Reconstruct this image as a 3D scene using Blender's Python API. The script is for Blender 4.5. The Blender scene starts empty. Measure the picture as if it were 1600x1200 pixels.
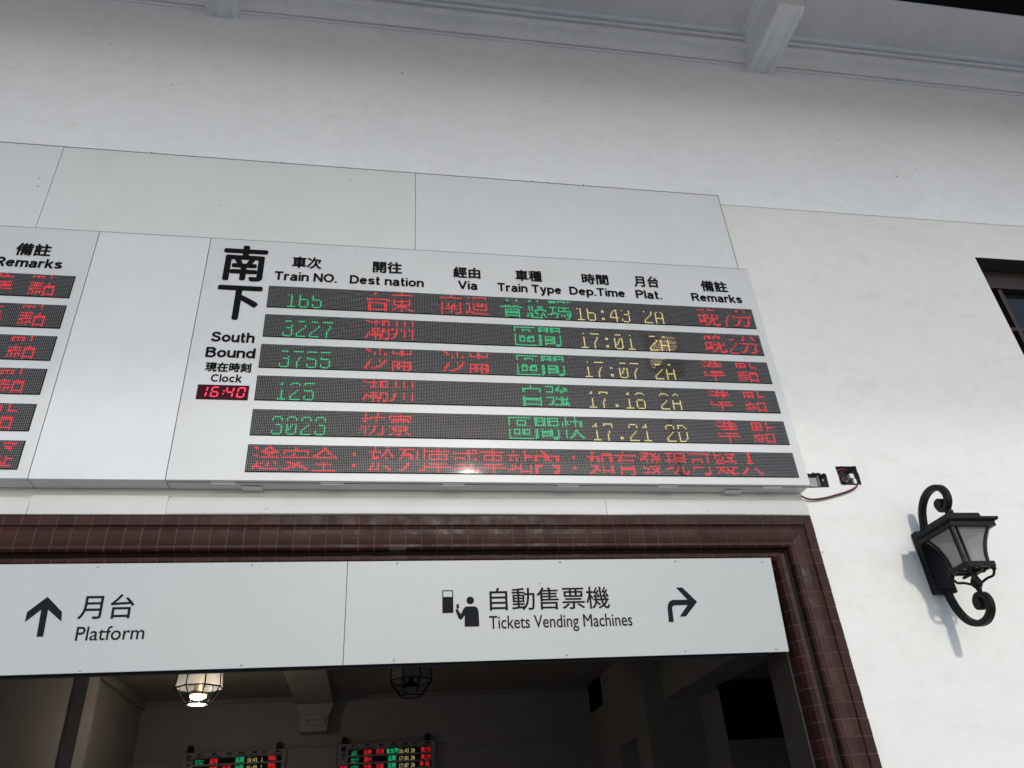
import bpy, bmesh, math, random
from mathutils import Vector, Matrix
from mathutils.geometry import tessellate_polygon

random.seed(7)
scene = bpy.context.scene
R = math.radians

# ------------------------------------------------------------------ camera
cam_data = bpy.data.cameras.new('camera')
cam_data.sensor_width = 36.0
cam_data.lens = 1203.845 / 1600 * 36
cam_data.clip_start = 0.05
cam_data.clip_end = 2000
cam = bpy.data.objects.new('camera', cam_data)
scene.collection.objects.link(cam)
AX_R = Vector((0.98552162, 0.02979375, 0.16691158))     # world right seen in image axes
AX_N = Vector((-0.15711599, 0.53051631, 0.8329868))     # world into-the-wall
AX_U = Vector((-0.06373151, -0.84715098, 0.52751637))   # world up
cx = Vector((AX_R.x, AX_N.x, AX_U.x))
cy = -Vector((AX_R.y, AX_N.y, AX_U.y))
cz = -Vector((AX_R.z, AX_N.z, AX_U.z))
CAM = Vector((0, 0, 1.6))
cam.matrix_world = Matrix(((cx.x, cy.x, cz.x, CAM.x), (cx.y, cy.y, cz.y, CAM.y), (cx.z, cy.z, cz.z, CAM.z), (0, 0, 0, 1)))
scene.camera = cam

# ------------------------------------------------------------------ sky, sun, exposure
SUN_DIR = Vector((-0.112, 1.0, -0.444)).normalized()       # the way the light travels
SUN_EL = math.asin(-SUN_DIR.z)
SUN_ROT = math.atan2(-SUN_DIR.x, -SUN_DIR.y)
world = bpy.data.worlds.new('World')
scene.world = world
world.use_nodes = True
wn = world.node_tree
for n in list(wn.nodes):
    wn.nodes.remove(n)
sky = wn.nodes.new('ShaderNodeTexSky')
sky.sky_type = 'NISHITA'
sky.sun_disc = False
sky.sun_elevation = SUN_EL
sky.sun_rotation = SUN_ROT
sky.air_density = 1.0
sky.dust_density = 0.6
sky.ozone_density = 2.0
bg = wn.nodes.new('ShaderNodeBackground')
bg.inputs['Strength'].default_value = 0.15
wo = wn.nodes.new('ShaderNodeOutputWorld')
wn.links.new(sky.outputs[0], bg.inputs['Color'])
wn.links.new(bg.outputs[0], wo.inputs['Surface'])
sun_data = bpy.data.lights.new('sun', 'SUN')
sun_data.energy = 1.35
sun_data.angle = R(2.8)
sun_data.color = (1.0, 0.955, 0.89)
sun = bpy.data.objects.new('sun', sun_data)
sun.rotation_euler = SUN_DIR.to_track_quat('-Z', 'Y').to_euler()
sun.location = (2, -20, 12)
scene.collection.objects.link(sun)
scene.view_settings.view_transform = 'Standard'
scene.view_settings.look = 'None'
scene.view_settings.gamma = 1.0
scene.view_settings.exposure = 0.25
scene.render.engine = 'CYCLES'
scene.cycles.max_bounces = 8
scene.cycles.diffuse_bounces = 5
scene.cycles.transparent_max_bounces = 8
scene.cycles.use_denoising = True

# ------------------------------------------------------------------ materials
def mat(name, col, rough=0.6, metal=0.0, emit=None, estr=0.0, spec=0.5):
    m = bpy.data.materials.new(name)
    m.use_nodes = True
    b = m.node_tree.nodes['Principled BSDF']
    b.inputs['Base Color'].default_value = (*col, 1)
    b.inputs['Roughness'].default_value = rough
    b.inputs['Metallic'].default_value = metal
    b.inputs['Specular IOR Level'].default_value = spec
    if emit:
        b.inputs['Emission Color'].default_value = (*emit, 1)
        b.inputs['Emission Strength'].default_value = estr
    return m

def nodes(m):
    t = m.node_tree
    return t, t.nodes, t.links, t.nodes['Principled BSDF']

def noise(t, scale, detail=4, rough=0.55, vec=None, coord='Object'):
    n = t.nodes.new('ShaderNodeTexNoise')
    n.inputs['Scale'].default_value = scale
    n.inputs['Detail'].default_value = detail
    n.inputs['Roughness'].default_value = rough
    if vec is None:
        tc = t.nodes.new('ShaderNodeTexCoord')
        vec = tc.outputs[coord]
    t.links.new(vec, n.inputs['Vector'])
    return n

def ramp(t, src, stops):
    r = t.nodes.new('ShaderNodeValToRGB')
    while len(r.color_ramp.elements) < len(stops):
        r.color_ramp.elements.new(0.5)
    for e, (p, c) in zip(r.color_ramp.elements, stops):
        e.position = p
        e.color = (*c, 1) if len(c) == 3 else c
    t.links.new(src, r.inputs['Fac'])
    return r

def mix(t, fac, a, b, mode='MIX'):
    n = t.nodes.new('ShaderNodeMix')
    n.data_type = 'RGBA'
    n.blend_type = mode
    for sock, v in ((n.inputs[0], fac), (n.inputs[6], a), (n.inputs[7], b)):
        if hasattr(v, 'is_linked') or hasattr(v, 'links'):
            t.links.new(v, sock)
        elif isinstance(v, (int, float)):
            sock.default_value = v
        else:
            sock.default_value = (*v, 1)
    return n.outputs[2]

def bump(t, bsdf, src, strength, dist):
    b = t.nodes.new('ShaderNodeBump')
    b.inputs['Strength'].default_value = strength
    b.inputs['Distance'].default_value = dist
    t.links.new(src, b.inputs['Height'])
    t.links.new(b.outputs[0], bsdf.inputs['Normal'])

def plaster(name, c0, c1, fine=70.0, bstr=0.25, bdist=0.004, specks=True):
    m = mat(name, c0, 0.85, spec=0.2)
    t, ns, ls, b = nodes(m)
    n1 = noise(t, 1.1, 6, 0.6)
    r1 = ramp(t, n1.outputs['Fac'], [(0.33, c1), (0.66, c0)])
    n2 = noise(t, 9.0, 5, 0.65)
    r2 = ramp(t, n2.outputs['Fac'], [(0.30, (0.955, 0.95, 0.94)), (0.52, (1, 1, 1))])
    col = mix(t, 1.0, r1.outputs[0], r2.outputs[0], 'MULTIPLY')
    if specks:
        n3 = noise(t, 21.0, 2, 0.4)
        r3 = ramp(t, n3.outputs['Fac'], [(0.215, (0.35, 0.33, 0.31)), (0.235, (1, 1, 1))])
        col = mix(t, 1.0, col, r3.outputs[0], 'MULTIPLY')
    ls.new(col, b.inputs['Base Color'])
    tc2 = ns.new('ShaderNodeTexCoord')
    mp = ns.new('ShaderNodeMapping')
    mp.inputs['Scale'].default_value = (0.7, 1.0, 2.6)
    mp.inputs['Rotation'].default_value = (0, 0.12, 0)
    ls.new(tc2.outputs['Object'], mp.inputs['Vector'])
    n6 = noise(t, 3.2, 7, 0.7, mp.outputs[0])
    r6 = ramp(t, n6.outputs['Fac'], [(0.34, (0.90, 0.885, 0.865)), (0.5, (1, 1, 1)), (0.72, (1.0, 0.985, 0.97))])
    col = mix(t, 0.42, col, r6.outputs[0], 'MULTIPLY')
    ls.new(col, b.inputs['Base Color'])
    n4 = noise(t, fine, 4, 0.6)
    n5 = noise(t, 3.5, 3, 0.5)
    add = ns.new('ShaderNodeMath')
    add.operation = 'MULTIPLY_ADD'
    add.inputs[1].default_value = 3.0
    ls.new(n5.outputs['Fac'], add.inputs[0])
    ls.new(n4.outputs['Fac'], add.inputs[2])
    bump(t, b, add.outputs[0], bstr, bdist)
    return m

def painted(name, c0, rough=0.45, dirt=(0.9, 0.89, 0.87), scale=2.2, metal=0.0, amount=0.42):
    m = mat(name, c0, rough, metal)
    t, ns, ls, b = nodes(m)
    n1 = noise(t, scale, 6, 0.65)
    r1 = ramp(t, n1.outputs['Fac'], [(0.30, dirt), (amount + 0.15, (1, 1, 1))])
    col = mix(t, 1.0, c0, r1.outputs[0], 'MULTIPLY')
    n2 = noise(t, 33.0, 2, 0.4)
    r2 = ramp(t, n2.outputs['Fac'], [(0.2, (0.55, 0.53, 0.5)), (0.225, (1, 1, 1))])
    col = mix(t, 1.0, col, r2.outputs[0], 'MULTIPLY')
    ls.new(col, b.inputs['Base Color'])
    n3 = noise(t, 1.6, 2, 0.4)
    bump(t, b, n3.outputs['Fac'], 0.12, 0.03)
    return m

M = {}
M['wall'] = plaster('white_plaster', (0.80, 0.787, 0.75), (0.765, 0.75, 0.72))
M['wall_up'] = plaster('brightened_upper_plaster', (0.85, 0.86, 0.875), (0.815, 0.825, 0.84))  # paler and cooler than the lower wall: sky brightness put into the colour
M['soffit'] = plaster('soffit_plaster', (0.78, 0.77, 0.75), (0.70, 0.69, 0.67), 55, 0.4)
M['cornice'] = plaster('cornice_paint', (0.90, 0.90, 0.88), (0.85, 0.86, 0.84), 90, 0.8, 0.006, False)
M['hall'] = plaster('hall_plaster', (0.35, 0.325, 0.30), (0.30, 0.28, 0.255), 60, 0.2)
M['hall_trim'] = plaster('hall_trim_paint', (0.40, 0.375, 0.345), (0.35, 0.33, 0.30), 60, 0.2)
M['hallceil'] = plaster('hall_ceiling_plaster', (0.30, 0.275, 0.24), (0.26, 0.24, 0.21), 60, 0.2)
M['board'] = painted('board_white_paint', (0.63, 0.64, 0.63), 0.4, (0.93, 0.92, 0.91))
M['cover'] = painted('cover_white_paint', (0.67, 0.68, 0.665), 0.45, (0.95, 0.95, 0.94))
M['cover_b'] = painted('cover_blue_white_paint', (0.68, 0.69, 0.685), 0.4, (0.95, 0.95, 0.95))
M['trim'] = painted('trim_white_paint', (0.57, 0.57, 0.545), 0.4, (0.90, 0.92, 0.9))
M['sign'] = painted('sign_grey_white_sheet', (0.455, 0.475, 0.475), 0.35, (0.97, 0.97, 0.97), 1.4)
M['black'] = mat('black_vinyl', (0.006, 0.0065, 0.0075), 0.7, spec=0.08)
M['ink'] = mat('sign_charcoal_vinyl', (0.009, 0.012, 0.014), 0.65, spec=0.1)
M['dark'] = mat('dark_metal', (0.006, 0.006, 0.0065), 0.55, 0.2, spec=0.3)
M['canopy'] = mat('dark_stained_timber', (0.006, 0.006, 0.006), 0.9, spec=0.1)
M['led_back'] = mat('led_module_black', (0.012, 0.0115, 0.011), 0.7, spec=0.15)
M['led_off'] = mat('unlit_led', (0.33, 0.31, 0.285), 0.6, spec=0.2)
M['led_red'] = mat('red_led', (0.06, 0.005, 0.005), 0.6, emit=(1.0, 0.03, 0.035), estr=0.95)
M['led_green'] = mat('green_led', (0.005, 0.05, 0.02), 0.6, emit=(0.03, 0.72, 0.27), estr=0.85)
M['led_yellow'] = mat('yellow_led', (0.06, 0.05, 0.02), 0.6, emit=(0.95, 0.78, 0.30), estr=0.9)
M['clock_back'] = mat('clock_window', (0.012, 0.001, 0.002), 0.5, emit=(0.05, 0.0, 0.004), estr=0.4, spec=0.1)
M['clock_red'] = mat('clock_segment', (0.2, 0.0, 0.02), 0.4, emit=(1.0, 0.012, 0.07), estr=1.2)
M['steel'] = mat('steel', (0.55, 0.56, 0.57), 0.35, 0.8)
M['galv'] = mat('galvanised_box', (0.30, 0.29, 0.28), 0.6, 0.3)
M['cutplaster'] = plaster('broken_plaster', (0.17, 0.165, 0.155), (0.08, 0.08, 0.075), 120, 0.8, 0.01, False)
M['wire_red'] = mat('red_wire', (0.22, 0.012, 0.03), 0.4)
M['wire_black'] = mat('black_wire', (0.012, 0.012, 0.013), 0.4)
M['wire_white'] = mat('white_connector', (0.7, 0.69, 0.66), 0.5)
M['iron'] = mat('black_cast_iron', (0.007, 0.007, 0.0072), 0.5, spec=0.2)
M['timber'] = mat('dark_window_timber', (0.028, 0.012, 0.011), 0.5)
M['lintel'] = mat('lintel_grey', (0.045, 0.040, 0.040), 0.8)
M['glass_dark'] = mat('dark_window_glass', (0.012, 0.016, 0.016), 0.08)
M['bulb_on'] = mat('lit_bulb', (1, 1, 1), 0.5, emit=(1.0, 0.92, 0.78), estr=9.0)
M['ring_on'] = mat('lit_glass_rim', (1, 1, 1), 0.5, emit=(1.0, 0.95, 0.88), estr=2.0)
M['void'] = mat('dark_opening', (0.003, 0.003, 0.003), 0.95, spec=0.0)

# iron: slight pitted cast surface
M['acrylic'] = bpy.data.materials.new('clear_acrylic')
M['acrylic'].use_nodes = True
t = M['acrylic'].node_tree
t.nodes.remove(t.nodes['Principled BSDF'])
gl = t.nodes.new('ShaderNodeBsdfGlossy')
gl.inputs['Roughness'].default_value = 0.03
gl.inputs['Color'].default_value = (1, 1, 1, 1)
tp = t.nodes.new('ShaderNodeBsdfTransparent')
tp.inputs['Color'].default_value = (0.94, 0.94, 0.94, 1)
fr = t.nodes.new('ShaderNodeFresnel')
fr.inputs['IOR'].default_value = 1.5
ms = t.nodes.new('ShaderNodeMixShader')
nz = noise(t, 2.5, 2, 0.4)
bp = t.nodes.new('ShaderNodeBump')
bp.inputs['Strength'].default_value = 0.16
bp.inputs['Distance'].default_value = 0.02
t.links.new(nz.outputs['Fac'], bp.inputs['Height'])
t.links.new(bp.outputs[0], gl.inputs['Normal'])
t.links.new(fr.outputs[0], ms.inputs[0])
t.links.new(tp.outputs[0], ms.inputs[1])
t.links.new(gl.outputs[0], ms.inputs[2])
t.links.new(ms.outputs[0], t.nodes['Material Output'].inputs['Surface'])
t, ns, ls, b = nodes(M['iron'])
n = noise(t, 180, 3, 0.6)
bump(t, b, n.outputs['Fac'], 0.25, 0.002)

# brown glazed tile, every tile a shade of its own
M['tile'] = mat('brown_glazed_tile', (0.06, 0.022, 0.02), 0.42, spec=0.16)
t, ns, ls, b = nodes(M['tile'])
g = ns.new('ShaderNodeNewGeometry')
r1 = ramp(t, g.outputs['Random Per Island'], [(0.0, (0.028, 0.0095, 0.0078)), (0.5, (0.034, 0.0115, 0.0093)), (1.0, (0.042, 0.0148, 0.012))])
n1 = noise(t, 26, 6, 0.7)
r2 = ramp(t, n1.outputs['Fac'], [(0.60, (0, 0, 0)), (0.9, (1, 1, 1))])
col = mix(t, r2.outputs[0], r1.outputs[0], (0.10, 0.06, 0.05))
ls.new(col, b.inputs['Base Color'])
n2 = noise(t, 14, 4, 0.6)
r3 = ramp(t, n2.outputs['Fac'], [(0.3, (0.34, 0.34, 0.34)), (0.7, (0.6, 0.6, 0.6))])
ls.new(r3.outputs[0], b.inputs['Roughness'])
n3 = noise(t, 40, 3, 0.5)
bump(t, b, n3.outputs['Fac'], 0.15, 0.004)
M['grout'] = mat('tile_grout', (0.080, 0.052, 0.044), 0.9)

# frosted lantern glass
M['frost'] = bpy.data.materials.new('frosted_lantern_glass')
M['frost'].use_nodes = True
t = M['frost'].node_tree
b = t.nodes['Principled BSDF']
b.inputs['Base Color'].default_value = (0.44, 0.45, 0.42, 1)
b.inputs['Roughness'].default_value = 0.18
tr = t.nodes.new('ShaderNodeBsdfTransparent')
tr.inputs['Color'].default_value = (0.72, 0.73, 0.70, 1)
tl = t.nodes.new('ShaderNodeBsdfTranslucent')
tl.inputs['Color'].default_value = (0.5, 0.5, 0.47, 1)
m1 = t.nodes.new('ShaderNodeMixShader')
m1.inputs[0].default_value = 0.35
m2 = t.nodes.new('ShaderNodeMixShader')
m2.inputs[0].default_value = 0.28
t.links.new(b.outputs[0], m1.inputs[1])
t.links.new(tl.outputs[0], m1.inputs[2])
t.links.new(m1.outputs[0], m2.inputs[1])
t.links.new(tr.outputs[0], m2.inputs[2])
t.links.new(m2.outputs[0], t.nodes['Material Output'].inputs['Surface'])

# paving
M['ground'] = mat('grey_paving', (0.30, 0.29, 0.275), 0.85)
t, ns, ls, b = nodes(M['ground'])
br = ns.new('ShaderNodeTexBrick')
br.inputs['Scale'].default_value = 1.7
br.inputs['Color1'].default_value = (0.30, 0.305, 0.31, 1)
br.inputs['Color2'].default_value = (0.26, 0.265, 0.27, 1)
br.inputs['Mortar'].default_value = (0.17, 0.165, 0.16, 1)
br.inputs['Mortar Size'].default_value = 0.012
tc = ns.new('ShaderNodeTexCoord')
ls.new(tc.outputs['Object'], br.inputs['Vector'])
ls.new(br.outputs['Color'], b.inputs['Base Color'])

# ------------------------------------------------------------------ mesh helpers
col_main = scene.collection

def link_mesh(name, verts, faces, material, parent=None, smooth=False):
    me = bpy.data.meshes.new(name)
    me.from_pydata(verts, [], faces)
    me.update()
    if material:
        me.materials.append(material)
    if smooth:
        for p in me.polygons:
            p.use_smooth = True
    o = bpy.data.objects.new(name, me)
    col_main.objects.link(o)
    if parent:
        o.parent = parent
    return o

class MB:
    """collects shapes for ONE mesh object"""
    def __init__(self):
        self.v, self.f = [], []
    def add(self, v, f):
        k = len(self.v)
        self.v += [tuple(p) for p in v]
        self.f += [tuple(i + k for i in q) for q in f]
        return self
    def box(self, x0, x1, y0, y1, z0, z1):
        v = [(x, y, z) for x in (x0, x1) for y in (y0, y1) for z in (z0, z1)]
        return self.add(v, [(0, 1, 3, 2), (4, 6, 7, 5), (0, 4, 5, 1), (2, 3, 7, 6), (0, 2, 6, 4), (1, 5, 7, 3)])
    def bbox(self, x0, x1, y0, y1, z0, z1, bev=0.003):
        bm = bmesh.new()
        bmesh.ops.create_cube(bm, size=1.0)
        for v in bm.verts:
            v.co = Vector(((x0 + x1) / 2 + v.co.x * (x1 - x0), (y0 + y1) / 2 + v.co.y * (y1 - y0), (z0 + z1) / 2 + v.co.z * (z1 - z0)))
        bmesh.ops.bevel(bm, geom=list(bm.edges), offset=bev, segments=2, profile=0.5, affect='EDGES')
        return self.bm(bm)
    def bm(self, bm):
        bm.verts.index_update()
        self.add([v.co[:] for v in bm.verts], [[v.index for v in f.verts] for f in bm.faces])
        bm.free()
        return self
    def quad(self, a, b, c, d):
        return self.add([a, b, c, d], [(0, 1, 2, 3)])
    def poly(self, pts):
        """flat polygon (may be concave)"""
        tr = tessellate_polygon([[Vector(p) for p in pts]])
        return self.add(pts, tr)
    def prism_y(self, pts, y0, y1):
        """(x,z) outline given depth from y0 to y1"""
        n = len(pts)
        tr = tessellate_polygon([[Vector((p[0], p[1], 0)) for p in pts]])
        v = [(p[0], y0, p[1]) for p in pts] + [(p[0], y1, p[1]) for p in pts]
        f = [tuple(q) for q in tr] + [tuple(i + n for i in reversed(q)) for q in tr]
        f += [(i, (i + 1) % n, n + (i + 1) % n, n + i) for i in range(n)]
        return self.add(v, f)
    def lathe(self, prof, c, seg=20, axis='z'):
        v, f = [], []
        n = len(prof)
        for k in range(seg):
            a = 2 * math.pi * k / seg
            for r, h in prof:
                if axis == 'z':
                    v.append((c[0] + r * math.cos(a), c[1] + r * math.sin(a), c[2] + h))
                else:
                    v.append((c[0] + r * math.cos(a), c[1] + h, c[2] + r * math.sin(a)))
        for k in range(seg):
            k2 = (k + 1) % seg
            for i in range(n - 1):
                f.append((k * n + i, k2 * n + i, k2 * n + i + 1, k * n + i + 1))
        return self.add(v, f)
    def tube(self, pts, rad, seg=8, cap=True):
        pts = [Vector(p) for p in pts]
        n = len(pts)
        rads = rad if isinstance(rad, (list, tuple)) else [rad] * n
        up = Vector((0.13, 0.2, 0.97)).normalized()
        v, f = [], []
        prev = None
        for i, p in enumerate(pts):
            tng = (pts[min(i + 1, n - 1)] - pts[max(i - 1, 0)]).normalized()
            if prev is None:
                s = tng.cross(up)
                if s.length < 1e-3:
                    s = tng.cross(Vector((1, 0, 0)))
            else:
                s = prev - tng * prev.dot(tng)
            s.normalize()
            prev = s
            u = s.cross(tng)
            for k in range(seg):
                a = 2 * math.pi * k / seg
                v.append(p + (s * math.cos(a) + u * math.sin(a)) * rads[i])
        for i in range(n - 1):
            for k in range(seg):
                k2 = (k + 1) % seg
                f.append((i * seg + k, i * seg + k2, (i + 1) * seg + k2, (i + 1) * seg + k))
        if cap:
            f.append(tuple(range(seg - 1, -1, -1)))
            f.append(tuple((n - 1) * seg + k for k in range(seg)))
        return self.add(v, f)
    def build(self, name, material, parent=None, smooth=False):
        return link_mesh(name, self.v, self.f, material, parent, smooth)

def spline(pts, per=8):
    P = [Vector(p) for p in pts]
    P = [P[0] * 2 - P[1]] + P + [P[-1] * 2 - P[-2]]
    out = []
    for i in range(1, len(P) - 2):
        a, b_, c, d = P[i - 1], P[i], P[i + 1], P[i + 2]
        for k in range(per):
            t_ = k / per
            out.append(0.5 * ((2 * b_) + (c - a) * t_ + (2 * a - 5 * b_ + 4 * c - d) * t_ ** 2 + (3 * b_ - a - 3 * c + d) * t_ ** 3))
    out.append(P[-2])
    return out

def thing(name, label, cat, loc=(0, 0, 0), group=None):
    o = bpy.data.objects.new(name, None)
    o.empty_display_size = 0.1
    col_main.objects.link(o)
    o.location = loc
    o['label'] = label
    o['category'] = cat
    if group:
        o['group'] = group
    return o

def tag(o, label, cat, group=None):
    o['label'] = label
    o['category'] = cat
    if group:
        o['group'] = group
    return o

def structure(o):
    o['kind'] = 'structure'
    return o

TEXT_CACHE = {}
def text_shape(s):
    """outline of a string in the built-in font -> (verts xy, faces), unit box"""
    if s in TEXT_CACHE:
        return TEXT_CACHE[s]
    c = bpy.data.curves.new('lettering', 'FONT')
    c.body = s
    c.size = 1
    c.resolution_u = 5
    o = bpy.data.objects.new('lettering', c)
    col_main.objects.link(o)
    dg = bpy.context.evaluated_depsgraph_get()
    me = bpy.data.meshes.new_from_object(o.evaluated_get(dg))
    vs = [(v.co.x, v.co.y) for v in me.vertices]
    fs = [tuple(p.vertices) for p in me.polygons]
    bpy.data.objects.remove(o)
    bpy.data.curves.remove(c)
    bpy.data.meshes.remove(me)
    x0 = min(v[0] for v in vs); x1 = max(v[0] for v in vs)
    y0 = min(v[1] for v in vs); y1 = max(v[1] for v in vs)
    vs = [((v[0] - x0) / (x1 - x0), (v[1] - y0) / (y1 - y0)) for v in vs]
    TEXT_CACHE[s] = (vs, fs)
    return vs, fs

def put_text(mb, s, x0, z0, x1, z1, y, bold=0.0, boldz=None):
    """fit the string into the rectangle on the plane at depth y (towards -y is the viewer)"""
    vs, fs = text_shape(s)
    bz = bold if boldz is None else boldz
    offs = [(0, 0)]
    if bold > 0:
        offs += [(bold * math.cos(a), bz * math.sin(a)) for a in [k * math.pi / 4 for k in range(8)]]
    for i, (ox, oz) in enumerate(offs):
        w, h = (x1 - x0 - 2 * bold), (z1 - z0 - 2 * bz)
        yy = y - i * 0.00012
        mb.add([(x0 + bold + ox + v[0] * w, yy, z0 + bz + oz + v[1] * h) for v in vs], fs)

# a plain heavy grotesque for the painted headings: every letter is a set of strokes
def arc(cx_, cy_, rx, ry, a0, a1, n=14):
    return [(cx_ + rx * math.cos(R(a0 + (a1 - a0) * k / n)), cy_ + ry * math.sin(R(a0 + (a1 - a0) * k / n))) for k in range(n + 1)]
SW_ = 0.205
H_, XH = 1.0 - SW_ / 2, 0.74 - SW_ / 2          # centre lines of the top strokes
B_ = SW_ / 2                                     # centre line of the bottom strokes
def bowl(x0, x1, a0=0, a1=360, n=24):
    return arc((x0 + x1) / 2, (B_ + XH) / 2, (x1 - x0) / 2, (XH - B_) / 2, a0, a1, n)
GROT = {
 'T': (0.74, [[(0.0, H_), (0.74, H_)], [(0.37, 0), (0.37, H_)]]),
 'r': (0.42, [[(0.07, 0), (0.07, 0.74)], [(0.07, 0.42), (0.11, 0.58), (0.22, XH - 0.02), (0.42, XH)]]),
 'a': (0.62, [[(0.08, 0.54)] + arc(0.29, 0.50, 0.21, XH - 0.50, 160, 0, 10) + [(0.50, 0.15), (0.56, 0.0)], [(0.50, 0.42), (0.26, 0.37)] + arc(0.24, 0.215, 0.17, 0.15, 100, 270, 10) + [(0.38, 0.10), (0.50, 0.24)]]),
 'i': (0.14, [[(0.07, 0), (0.07, 0.74)], [(0.07, 0.86), (0.07, 1.0)]]),
 'n': (0.60, [[(0.07, 0), (0.07, 0.74)], [(0.07, 0.44), (0.12, 0.58), (0.24, XH), (0.36, XH)] + arc(0.36, 0.50, 0.17, XH - 0.50, 80, 0, 6) + [(0.53, 0)]]),
 'm': (0.92, [[(0.07, 0), (0.07, 0.74)], [(0.07, 0.46), (0.13, 0.60), (0.24, XH), (0.30, XH)] + arc(0.32, 0.52, 0.14, XH - 0.52, 80, 0, 6) + [(0.46, 0)], [(0.46, 0.46), (0.52, 0.60), (0.63, XH), (0.69, XH)] + arc(0.71, 0.52, 0.14, XH - 0.52, 80, 0, 6) + [(0.85, 0)]]),
 'h': (0.60, [[(0.07, 0), (0.07, 1.0)], [(0.07, 0.44), (0.12, 0.58), (0.24, XH), (0.36, XH)] + arc(0.36, 0.50, 0.17, XH - 0.50, 80, 0, 6) + [(0.53, 0)]]),
 'u': (0.60, [[(0.53, 0), (0.53, 0.74)], [(0.07, 0.74), (0.07, 0.26)] + arc(0.24, 0.24, 0.17, 0.24 - B_, 180, 280, 6) + [(0.40, 0.12), (0.53, 0.30)]]),
 'N': (0.76, [[(0.07, 0), (0.07, 1)], [(0.69, 0), (0.69, 1)], [(0.08, 0.95), (0.68, 0.05)]]),
 'O': (0.88, [arc(0.44, 0.5, 0.37, 0.5 - B_, 0, 360, 30)]),
 '.': (0.14, [[(0.07, 0), (0.07, 0.15)]]),
 'D': (0.78, [[(0.07, 0), (0.07, 1)], [(0.07, H_), (0.34, H_)] + arc(0.34, 0.5, 0.37, 0.5 - B_, 90, -90, 18) + [(0.07, B_)]]),
 'e': (0.64, [[(0.09, 0.40), (0.57, 0.40)], [(0.57, 0.40)] + bowl(0.07, 0.57, 8, 325, 24)]),
 's': (0.58, [[(0.50, 0.54)] + arc(0.29, 0.53, 0.20, XH - 0.53, 25, 190, 10) + [(0.14, 0.44), (0.30, 0.375), (0.46, 0.31)] + arc(0.29, 0.215, 0.215, 0.215 - B_, 30, -160, 12) + [(0.07, 0.20)]]),
 't': (0.38, [[(0.0, XH), (0.36, XH)], [(0.15, 0.96), (0.15, 0.18), (0.19, 0.09), (0.28, B_), (0.37, B_ + 0.01)]]),
 'o': (0.66, [bowl(0.07, 0.59)]),
 'V': (0.80, [[(0.06, 1.0), (0.40, 0.04)], [(0.74, 1.0), (0.40, 0.04)]]),
 'y': (0.62, [[(0.06, 0.74), (0.33, 0.06)], [(0.56, 0.74), (0.30, -0.10), (0.22, -0.19), (0.06, -0.20)]]),
 'p': (0.66, [[(0.07, -0.27), (0.07, 0.74)], bowl(0.09, 0.59)]),
 'd': (0.66, [[(0.59, 0), (0.59, 1)], bowl(0.07, 0.57)]),
 'P': (0.70, [[(0.07, 0), (0.07, 1)], [(0.07, H_), (0.40, H_)] + arc(0.40, 0.69, 0.23, H_ - 0.69, 90, -90, 14) + [(0.07, 0.45)]]),
 'R': (0.76, [[(0.07, 0), (0.07, 1)], [(0.07, H_), (0.42, H_)] + arc(0.42, 0.70, 0.24, H_ - 0.70, 90, -90, 14) + [(0.07, 0.47)], [(0.40, 0.46), (0.54, 0.30), (0.70, 0.0)]]),
 'B': (0.74, [[(0.07, 0), (0.07, 1)], [(0.07, H_), (0.40, H_)] + arc(0.40, 0.735, 0.22, H_ - 0.735, 90, -90, 12) + [(0.07, 0.535)], [(0.40, 0.535)] + arc(0.40, 0.30, 0.26, 0.235, 90, -90, 12) + [(0.07, B_)]]),
 'S': (0.74, [[(0.64, 0.70)] + arc(0.37, 0.72, 0.26, H_ - 0.72, 15, 190, 12) + [(0.20, 0.58), (0.38, 0.515), (0.58, 0.44)] + arc(0.37, 0.28, 0.29, 0.28 - B_, 28, -170, 14) + [(0.07, 0.30)]]),
 'C': (0.80, [arc(0.43, 0.5, 0.36, 0.5 - B_, 42, 318, 26)]),
 'c': (0.60, [bowl(0.07, 0.57, 42, 318, 22)]),
 'l': (0.14, [[(0.07, 0), (0.07, 1)]]),
 'k': (0.60, [[(0.07, 0), (0.07, 1)], [(0.52, 0.74), (0.10, 0.30)], [(0.25, 0.42), (0.54, 0.0)]]),
 ' ': (0.24, []),
}
def grotesque(mb, text, x0, z0, x1, z1, y, weight=1.0):
    """set the line between x0 and x1; z0 is the baseline and z1 the cap height"""
    adv = []
    x = 0.0
    for ch in text:
        adv.append(x)
        x += GROT[ch][0] + 0.11
    total = x - 0.11
    sx, sz = (x1 - x0) / total, z1 - z0
    n_ = 0
    for ch, a in zip(text, adv):
        for st in GROT[ch][1]:
            n_ += 1
            pts = [Vector((x0 + (a + p[0]) * sx, z0 + p[1] * sz)) for p in st]
            w_ = SW_ * sz * 0.5 * weight
            wx = SW_ * sx * 0.5 * weight
            L, Rr = [], []
            for i, p in enumerate(pts):
                d0 = (pts[i] - pts[i - 1]).normalized() if i else None
                d1 = (pts[i + 1] - pts[i]).normalized() if i < len(pts) - 1 else None
                d = d0 if d1 is None else d1 if d0 is None else (d0 + d1).normalized()
                nn = Vector((-d.y, d.x))
                k_ = 1.0
                if d0 is not None and d1 is not None:
                    k_ = 1 / max(0.6, nn.dot(Vector((-d0.y, d0.x))))
                off = Vector((nn.x * wx * k_, nn.y * w_ * k_))
                L.append(p + off)
                Rr.append(p - off)
            yy = y - 0.00003 * (n_ % 7)
            m_ = len(pts)
            mb.add([(q.x, yy, q.y) for q in L] + [(q.x, yy, q.y) for q in Rr], [(i, m_ + i, m_ + i + 1, i + 1) for i in range(m_ - 1)])

WALL = 3.30
FACE = 3.20

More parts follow.
